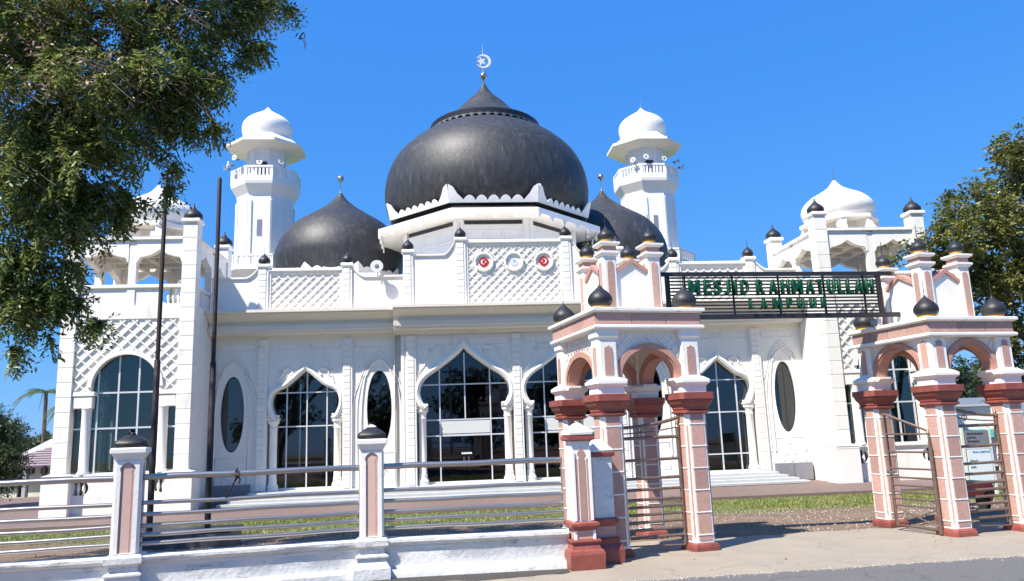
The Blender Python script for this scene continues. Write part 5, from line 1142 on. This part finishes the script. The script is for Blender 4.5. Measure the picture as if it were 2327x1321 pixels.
for q in range(26):                                  # the rest of the crown, beyond the frame
    x = random.uniform(-10.5, -5.8); z = random.uniform(5.2, 11.2); BL.append((x, random.uniform(9.6, 12.2), z, 1.0, 1.1, .8, .22))
for q in range(9): BL.append((random.uniform(-6, -2.8), random.uniform(10.0, 11.2), random.uniform(9.4, 10.6), .9, .9, .6, .35))
BL = [(*ts(b[:3]), b[3]*TS, b[4]*TS, b[5]*TS, b[6]) for b in BL]
BASE_L = (-10.9, 13.0, 0.0)
limbs = [([(-8.3, 9.7, 3.2), (-7.0, 9.9, 4.8), (-5.6, 10.1, 5.8), (-4.3, 10.2, 6.6), (-3.3, 10.5, 7.0)], .13, .012), ([(-8.4, 9.6, 3.0), (-7.2, 9.9, 6.0), (-5.6, 10.3, 7.6), (-4.0, 10.6, 8.3), (-2.4, 10.9, 8.5)], .14, .012),
    ([(-7.0, 9.9, 4.6), (-6.0, 9.9, 4.7), (-5.1, 9.9, 4.3), (-4.6, 10.1, 3.8)], .07, .008), ([(-5.6, 10.1, 5.8), (-4.8, 10.0, 5.4), (-4.2, 10.2, 5.2), (-3.8, 10.2, 5.2)], .04, .006), ([(-8.4, 9.6, 3.2), (-8.2, 9.5, 6.5), (-7.8, 9.4, 9.5)], .15, .03), ([(-7.2, 9.9, 6.0), (-6.4, 10.1, 8.4), (-5.2, 10.2, 9.6), (-4.2, 10.4, 10.2)], .08, .01)]
for q in range(46):
    b = random.choice(LB[:23]); x, y, z, rr = b; dx = random.uniform(.4, 1.2)*rr; limbs.append(([(x-dx, y, z+.15), (x, y-rr*random.uniform(.3, .9), z+random.uniform(-.1, .3)), (x+dx*.8, y-rr*random.uniform(.5, 1.0), z-random.uniform(.1, .5)*rr)], .016, .004, 5))
limbs = [([ts(p) for p in l_[0]], l_[1]*1.1, l_[2]*1.1, *l_[3:]) for l_ in limbs]
fork = (-10.2, 12.0, 3.2)
for k_ in (0, 1, 4): limbs[k_] = ([fork]+limbs[k_][0][1:], *limbs[k_][1:])
tree('feathery_tree', 'large feathery leaved tree overhanging the top left of the photo above the boundary wall', 'tree', BASE_L, ([(-10.9, 13.0, -.1), (-10.8, 12.7, 1.3), (-10.5, 12.3, 2.5), (-10.15, 11.95, 3.4)], .30, .19), limbs,
    [('crown', leaves(BL, 190000, .108, .040, 'crown', m_leafL, .8, .30, 12, .42, 15, .095)), ('seed_pods', leaves([b for b in BL if b[2] > 7.4 and b[3] > .35], 15000, .115, .030, 'seed_pods', m_pod, .9, .10, 4, .14))])
# right tree
RB = [(20.16, 24.00, 9.86, 1.07), (20.07, 24.00, 11.31, 0.63), (19.67, 24.00, 10.83, 0.35), (17.87, 24.00, 8.63, 0.94), (17.08, 24.00, 8.63, 0.59), (16.63, 24.00, 7.72, 0.75), (15.85, 24.00, 7.73, 0.49), (17.67, 24.00, 9.41, 0.34), (18.77, 24.00, 8.30, 1.22), (18.32, 24.00, 6.47, 1.04), (19.79, 24.00, 7.67, 1.42), (17.59, 24.00, 6.79, 0.85), (19.43, 24.00, 5.55, 1.41), (18.72, 24.00, 4.08, 0.78), (19.22, 24.00, 3.34, 0.88), (15.47, 24.00, 7.28, 0.33), (16.50, 24.00, 6.81, 0.58)]
BR = [(x, y+random.uniform(-.6, .6), z, q*.95, q*1.2, q*.9, q**2.1) for x, y, z, q in RB]
for q in range(22): BR.append((random.uniform(20.6, 24.5), random.uniform(22.5, 26), random.uniform(4.5, 12), 1.3, 1.3, 1.0, .8))
BASE_R = (21.6, 24.3, -.42)
limbs = [([(21.5, 24.3, 2.2), (20.6, 24.2, 3.4), (19.4, 24.1, 4.4), (18.6, 24.0, 5.4), (17.6, 24.0, 6.8), (16.8, 23.9, 7.9)], .13, .012), ([(21.5, 24.3, 2.6), (20.9, 24.1, 5.0), (20.2, 24.0, 7.4), (19.9, 24, 10.2)], .14, .015), ([(19.4, 24.1, 4.4), (18.8, 24.0, 6.6), (18.3, 24, 8.6)], .06, .01), ([(18.6, 24.0, 5.4), (17.2, 23.8, 6.0), (16.0, 23.8, 7.0)], .05, .008), ([(21.6, 24.3, 3.0), (22.4, 24.3, 6.0), (23, 24.3, 9)], .12, .02)]
for q in range(26):
    x, y, z, rr = random.choice(RB); limbs.append(([(x+rr*.5, y, z-rr*.5), (x, y-rr*.4, z), (x-rr*.6, y-rr*.7, z+rr*.5)], .022, .006, 5))
tree('broadleaf_tree', 'broad leaved tree with brownish green crown at the right edge behind the gate', 'tree', BASE_R, ([(21.6, 24.3, -.5), (21.6, 24.3, 1.2), (21.5, 24.3, 3.0)], .24, .16), limbs, [('crown', leaves(BR, 62000, .17, .10, 'crown', m_leafR, .15, .36, 7, .4, 16, .20))])
# background left: tree, palm, hut
def blobtree(base, cx, cy, z0, z1, rx, n, ll, lw, m, label, cat='tree', group=None, k=14):
    B = []
    for q in range(k):
        t = random.random(); z = z0+(z1-z0)*t; f = math.sin(PI*(.18+.75*t))**.6; a = random.uniform(0, 2*PI); B.append((cx+math.cos(a)*rx*.55*f, cy+math.sin(a)*rx*.55*f, z, rx*.5*f+.1, rx*.5*f+.1, (z1-z0)*.18, f+.1))
    lm = [([(base[0], base[1], z0*.6+base[2]*.4), (b[0]*.5+cx*.5, b[1]*.5+cy*.5, (z0+b[2])/2), (b[0], b[1], b[2])], .06, .01, 5) for b in B[:6]]
    tree('far_tree', label, cat, base, ([base, (cx, cy, (base[2]+z0)/2), (cx, cy, z0+.3*(z1-z0))], .18, .09), lm, [('crown', leaves(B, n, ll, lw, 'crown', m, .25, .4, 8, .4))], group)
blobtree((-20.0, 36, -.45), -19.75, 36, .7, 3.5, 1.45, 26000, .14, .055, m_leafB, 'dark bushy tree left of the corner tower, behind the railing')
def frond(L, droop, n=34, w=.24):
    V = []; F = []; ax = []
    for i in range(n+1):
        t = i/n; ax.append((L*t*(1-.18*t), 0, L*(.34*t-droop*t*t)))
    for i in range(1, n):
        x, _, z = ax[i]; t = i/n; ww = w*math.sin(PI*(.12+.85*t))**.7*L*.55; dx = L*.10
        for s in (-1, 1):
            k = len(V); V += [(x, 0, z), (x+.018*L, 0, z), (x+dx, s*ww, z-ww*.75)]; F.append((k, k+1, k+2))
    m = MB().add(V, F); m.tube(ax, [.03*(1-.8*i/n) for i in range(n+1)], 4); return m
def palm(base, H, L, label, n=16, group=None):
    r = root('palm_tree', label, 'palm', base, base, group=group); part('trunk', MB().tube([(base[0], base[1], base[2]), (base[0]+.15, base[1], base[2]+H*.5), (base[0]+.1, base[1], base[2]+H)], [.16, .12, .10], 10), m_bark, r, 60)
    for k in range(n):
        f = frond(L*random.uniform(.85, 1.1), random.uniform(.35, 1.1)).rot(2*PI*k/n+random.uniform(-.15, .15)).move(base[0]+.1, base[1], base[2]+H); part('frond', f, m_palm, r)
palm((-20.9, 47, -.45), 5.2, 2.6, 'coconut palm half hidden behind the left corner tower')
palm((-24.6, 50, -.45), 6.0, 2.2, 'coconut palm crown rising behind the dark bushy tree at the left')
r = root('outbuilding', 'small pale outbuilding with purple grey tiled hip roof left of the corner tower', 'building', (-20.0, 44, -.45), (0, 0, 0)); BASE[r.name] = (-20.0, 44, -.45)
part('wall', MB().plate([(-23.0, -.42), (-17, -.42), (-17, 1.3), (-23.0, 1.3)], [[(-22.0, -.40), (-21.45, -.40), (-21.45, .75), (-22.0, .75)]], 42.7, 42.85), m_cream, r); part('wall', MB().box(-22.9, -17, 42.9, 46, -.42, 1.3), m_inner, r)
part('roof', MB().add([(-23.6, 42.1, 1.22), (-16.5, 42.1, 1.22), (-16.5, 46.4, 1.22), (-23.6, 46.4, 1.22), (-20.6, 44.2, 2.35), (-18, 44.2, 2.35)], [(0, 1, 5, 4), (1, 2, 5), (2, 3, 4, 5), (3, 0, 4), (0, 3, 2, 1)]), m_roofp, r)
rt = MB()
for k in range(9): rt.box(-23.5+.32*k, -16.6, 42.10+k*.22, 42.16+k*.22, 1.25+k*.118, 1.29+k*.118)
part('tile_course', rt, m_roofp, r, kind='stuff')
part('rear_roof', MB().add([(-24, 46.5, 1.8), (-15, 46.5, 1.8), (-15, 50, 2.7), (-24, 50, 2.7), (-24, 46.5, 1.7), (-15, 46.5, 1.7), (-15, 50, 2.6), (-24, 50, 2.6)], [(0, 1, 2, 3), (4, 7, 6, 5), (0, 4, 5, 1), (1, 5, 6, 2), (2, 6, 7, 3), (3, 7, 4, 0)]), m_grr, r)
part('wall', MB().box(-24, -15, 46.6, 49.8, -.42, 1.69), m_cream, r)
for k in range(9):
    if k != 5: part('vent', MB().box(-22.2+k*.22, -22.08+k*.22, 42.66, 42.705, .85, 1.12), m_dark, r)
part('doorway', MB().box(-22.0, -21.46, 42.88, 42.9, -.40, .75), m_ink, r); part('porch_step', MB().box(-22.6, -17, 41.9, 42.69, -.43, -.30), m_conc, r)
part('post', MB().box(-21.42, -21.25, 42.0, 42.2, -.29, 1.25), m_grr, r); part('post', MB().box(-20.5, -20.35, 42.0, 42.2, -.29, 1.25), m_dark, r)
# low fence left of it
r = root('garden_fence', 'low pale rail fence beside the outbuilding at the left edge', 'fence', (-23.6, 41, -.45), (-23.6, 41, -.45))
for z in (.0, .2, .38): part('rail', MB().box(-26.5, -22.9, 40.98, 41.02, z, z+.05), m_cream, r)
for x in (-26, -24.8, -23.6, -22.95): part('post', MB().box(x-.04, x+.04, 40.94, 41.06, -.46, .5), m_grr, r)
# dark shrubs row far left/right that close the horizon
for k, (x, y, h, rr, lb) in enumerate([(-30, 60, 3.0, 3.5, 'far rounded tree on the left horizon beyond the bushy tree'), (33, 50, 5.6, 4.2, 'far dark tree on the right beyond the green striped building'), (27.5, 47, 5.2, 3.2, 'far dark tree seen through the right pavilion arches'), (40, 56, 6.5, 4.5, 'far dark tree at the right edge of the horizon')]):
    blobtree((x, y, -.45), x, y, .8, h, rr, 16000, .26, .12, m_leafB, lb)
# ------------------------------------------------------------------ background right
r = root('green_striped_building', 'low white building with turquoise fascia stripe behind the right pavilion', 'building', (28, 38, -.45), (28, 38, -.45))
part('wall', MB().plate([(21.5, -.43), (36, -.43), (36, 1.0), (21.5, 1.0)], [[(24.4, -.2), (25.2, -.2), (25.2, .75), (24.4, .75)], [(29.2, .1), (31.2, .1), (31.2, .75), (29.2, .75)]], 36.0, 36.2), m_trim, r)
part('wall', MB().box(21.6, 36, 36.9, 42, -.43, 1.0), m_inner, r); part('pane', MB().box(29.2, 31.2, 36.1, 36.12, .1, .75), m_glassd, r)
part('turquoise_fascia', MB().box(21.3, 36.2, 35.4, 35.9, 1.02, 1.42, .01), m_turq, r); part('soffit', MB().box(21.3, 36.2, 35.5, 42, .96, 1.015), m_pinkd, r)
up_ = part('upper_wall', MB().box(21.4, 26.9, 35.7, 36.0, 1.425, 2.50, .01), m_trim, r); part('joint', MB().box(24.1, 24.2, 35.66, 35.70, 1.43, 2.5), m_grr, up_)
part('roof_edge', MB().box(21.2, 27.1, 35.5, 42, 2.505, 2.60, .01), m_grr, r); part('roof', MB().add([(27.2, 35.6, 1.42), (36, 35.6, 1.42), (36, 42, 3.1), (27.2, 42, 3.1)], [(0, 1, 2, 3)]), m_board, r)
palm((23.9, 40.5, -.45), 3.3, 2.1, 'bright leafy palm seen through the front arch of the right pavilion', 20)
palm((20.9, 39.5, -.45), 3.0, 1.9, 'second bright palm seen through the left arch of the right pavilion', 18)
# notice board
r = root('notice_board', 'framed notice board, grey above and white below, seen through the right gate', 'notice board', (15.75, 22, -.32), (15.75, 22, -.32), group=None)
for x in (15.19, 16.03): part('post', MB().box(x-.04, x+.04, 21.98, 22.06, -.34, 1.75, .005), m_cream, r)
u_ = part('upper_panel', MB().box(15.25, 15.98, 21.96, 21.99, 1.12, 1.62, .005), m_board, r); l_ = part('lower_panel', MB().box(15.25, 15.98, 21.96, 21.99, .18, 1.08, .005), m_boardw, r)
part('frame', MB().box(15.24, 15.99, 21.955, 22.0, 1.083, 1.117), m_alu, r); part('frame', MB().box(15.24, 15.99, 21.955, 22.0, .14, .177), m_alu, r)
def words(parent, txt, x, y, z, h, m, al='LEFT'):
    cu = bpy.data.curves.new('lettering', 'FONT'); cu.body = txt; cu.size = h; cu.extrude = .002; cu.resolution_u = 2; cu.offset = h*.02
    ob = bpy.data.objects.new('tmp', cu); COL.objects.link(ob); dg = bpy.context.evaluated_depsgraph_get(); me = bpy.data.meshes.new_from_object(ob.evaluated_get(dg)); bpy.data.objects.remove(ob)
    b = BASE[parent.name]; n = len(me.vertices); v = np.empty(n*3, 'f4'); me.vertices.foreach_get('co', v); v = v.reshape(-1, 3); v2 = np.stack([v[:, 0]+x-b[0], y-v[:, 2]-b[1], v[:, 1]+z-b[2]], 1); me.vertices.foreach_set('co', v2.astype('f4').ravel()); me.materials.clear(); me.materials.append(m)
    o = bpy.data.objects.new('lettering', me); COL.objects.link(o); o.parent = parent
for k, t_ in enumerate(('PENGUMUMAN', 'JADWAL', 'PENGAJIAN', 'KHATIB')): words(u_, t_, 15.30, 21.955, 1.50-k*.11, .075, m_ink)
words(l_, 'TEUN LAMPUUK', 15.40, 21.955, .97, .075, m_inkb)
for k, t_ in enumerate(('SHALAT', 'ASAR', 'MAGRIB')): words(l_, t_, 15.30, 21.955, .72-k*.18, .07, m_ink)
# red motorcycle parked behind the right gate
MX, MY, MZ = 12.15, 17.3, -.11
r = root('motorcycle', 'dark red motorcycle with red rear lamp parked behind the right metal gate', 'motorcycle', (MX, MY, MZ), (MX, MY, MZ)); r.scale = (.8, .8, .8)
for dy in (-.15, 1.05):
    w_ = part('wheel', MB().lathe([(.20, -.04), (.27, -.045), (.29, 0), (.27, .045), (.20, .04)], 0, 0, 20), m_tyre, r); w_.data = None or w_.data
    for v in w_.data.vertices:
        x, y, z = v.co.x+MX, v.co.y+MY, v.co.z+MZ; v.co = (z, dy+x, .29+y)
part('body', MB().plate([(-.35, .45), (.0, .35), (.55, .40), (.95, .55), (1.05, .95), (.85, .98), (.70, .72), (.35, .66), (.05, .78), (-.45, .80), (-.5, .62)], (), -.12, .12).rot(PI/2).move(MX, MY, MZ), m_moto, r)
part('seat', MB().box(-.13, .13, -.40, .45, .74, .84, .04).move(MX, MY, MZ), m_tyre, r); part('rear_lamp', MB().box(-.10, .02, -.56, -.50, .62, .74, .02).move(MX, MY, MZ), m_lens, r); part('reflector', MB().box(-.06, .04, -.53, -.50, .32, .42, .01).move(MX, MY, MZ), m_lens, r)
part('handlebar', MB().tube([(MX-.33, MY+.85, MZ+1.0), (MX, MY+.95, MZ+1.0), (MX+.33, MY+.85, MZ+1.0)], .018, 8), m_tyre, r); part('fork', MB().tube([(MX, MY+.90, MZ+1.0), (MX, MY+1.05, MZ+.29)], .03, 8), m_steel, r)
part('mudguard', MB().box(-.16, .16, -.50, -.15, .40, .62, .04).move(MX, MY, MZ), m_moto, r)
# small plant growing on the parapet
pb = [(6.15, 31.5, 9.75, .30, .2, .35, 1), (6.5, 31.5, 9.9, .15, .15, .25, .5)]
r = root('small_plant', 'small wild sapling growing on the parapet left of the gate domes', 'plant', (6.15, 31.6, 9.35), (6.15, 31.6, 9.35)); part('stem', MB().tube([(6.15, 31.6, 9.35), (6.12, 31.6, 9.7), (6.2, 31.55, 10.1)], .02, 5), m_bark, r)
for q in range(34):
    b = random.choice(pb); x, y, z = [random.gauss(b[i], b[3+i]*.5) for i in range(3)]; a = random.uniform(0, 6.28); l = .16
    part('leaf', MB().add([(x, y, z), (x+.5*l*math.cos(a)-.03, y+.02, z-.04), (x+l*math.cos(a), y+.5*l*math.sin(a), z-.10*random.random()-.03), (x+.5*l*math.cos(a)+.03, y-.02, z+.03)], [(0, 1, 2, 3)]), m_palm, r)
# trees and a pole across the road behind the camera: they are what the door glass mirrors
for k, (x, y, h, rr, lb) in enumerate([(-8, -26, 8.0, 4.5, 'tree across the road behind the camera, left of the utility pole'), (3, -28, 9.0, 5, 'tree across the road behind the camera, opposite the doors'), (14, -27, 8.5, 5, 'tree across the road behind the camera, right of the utility pole'), (-19, -27, 8, 5, 'tree across the road behind the camera, farthest left'), (26, -29, 9, 5, 'tree across the road behind the camera, farthest right')]):
    blobtree((x, y, 0), x, y, 1.5, h, rr, 9000, .45, .25, m_leafB, lb)
r = root('utility_pole', 'utility pole across the road behind the camera', 'utility pole', (.5, -20, 0)); part('shaft', MB().lathe([(.16, 0), (.11, 9.5)], 0, 0, 10), m_grr, r); part('crossarm', MB().box(-.8, .8, -.06, .06, 8.8, 8.95), m_pole, r)
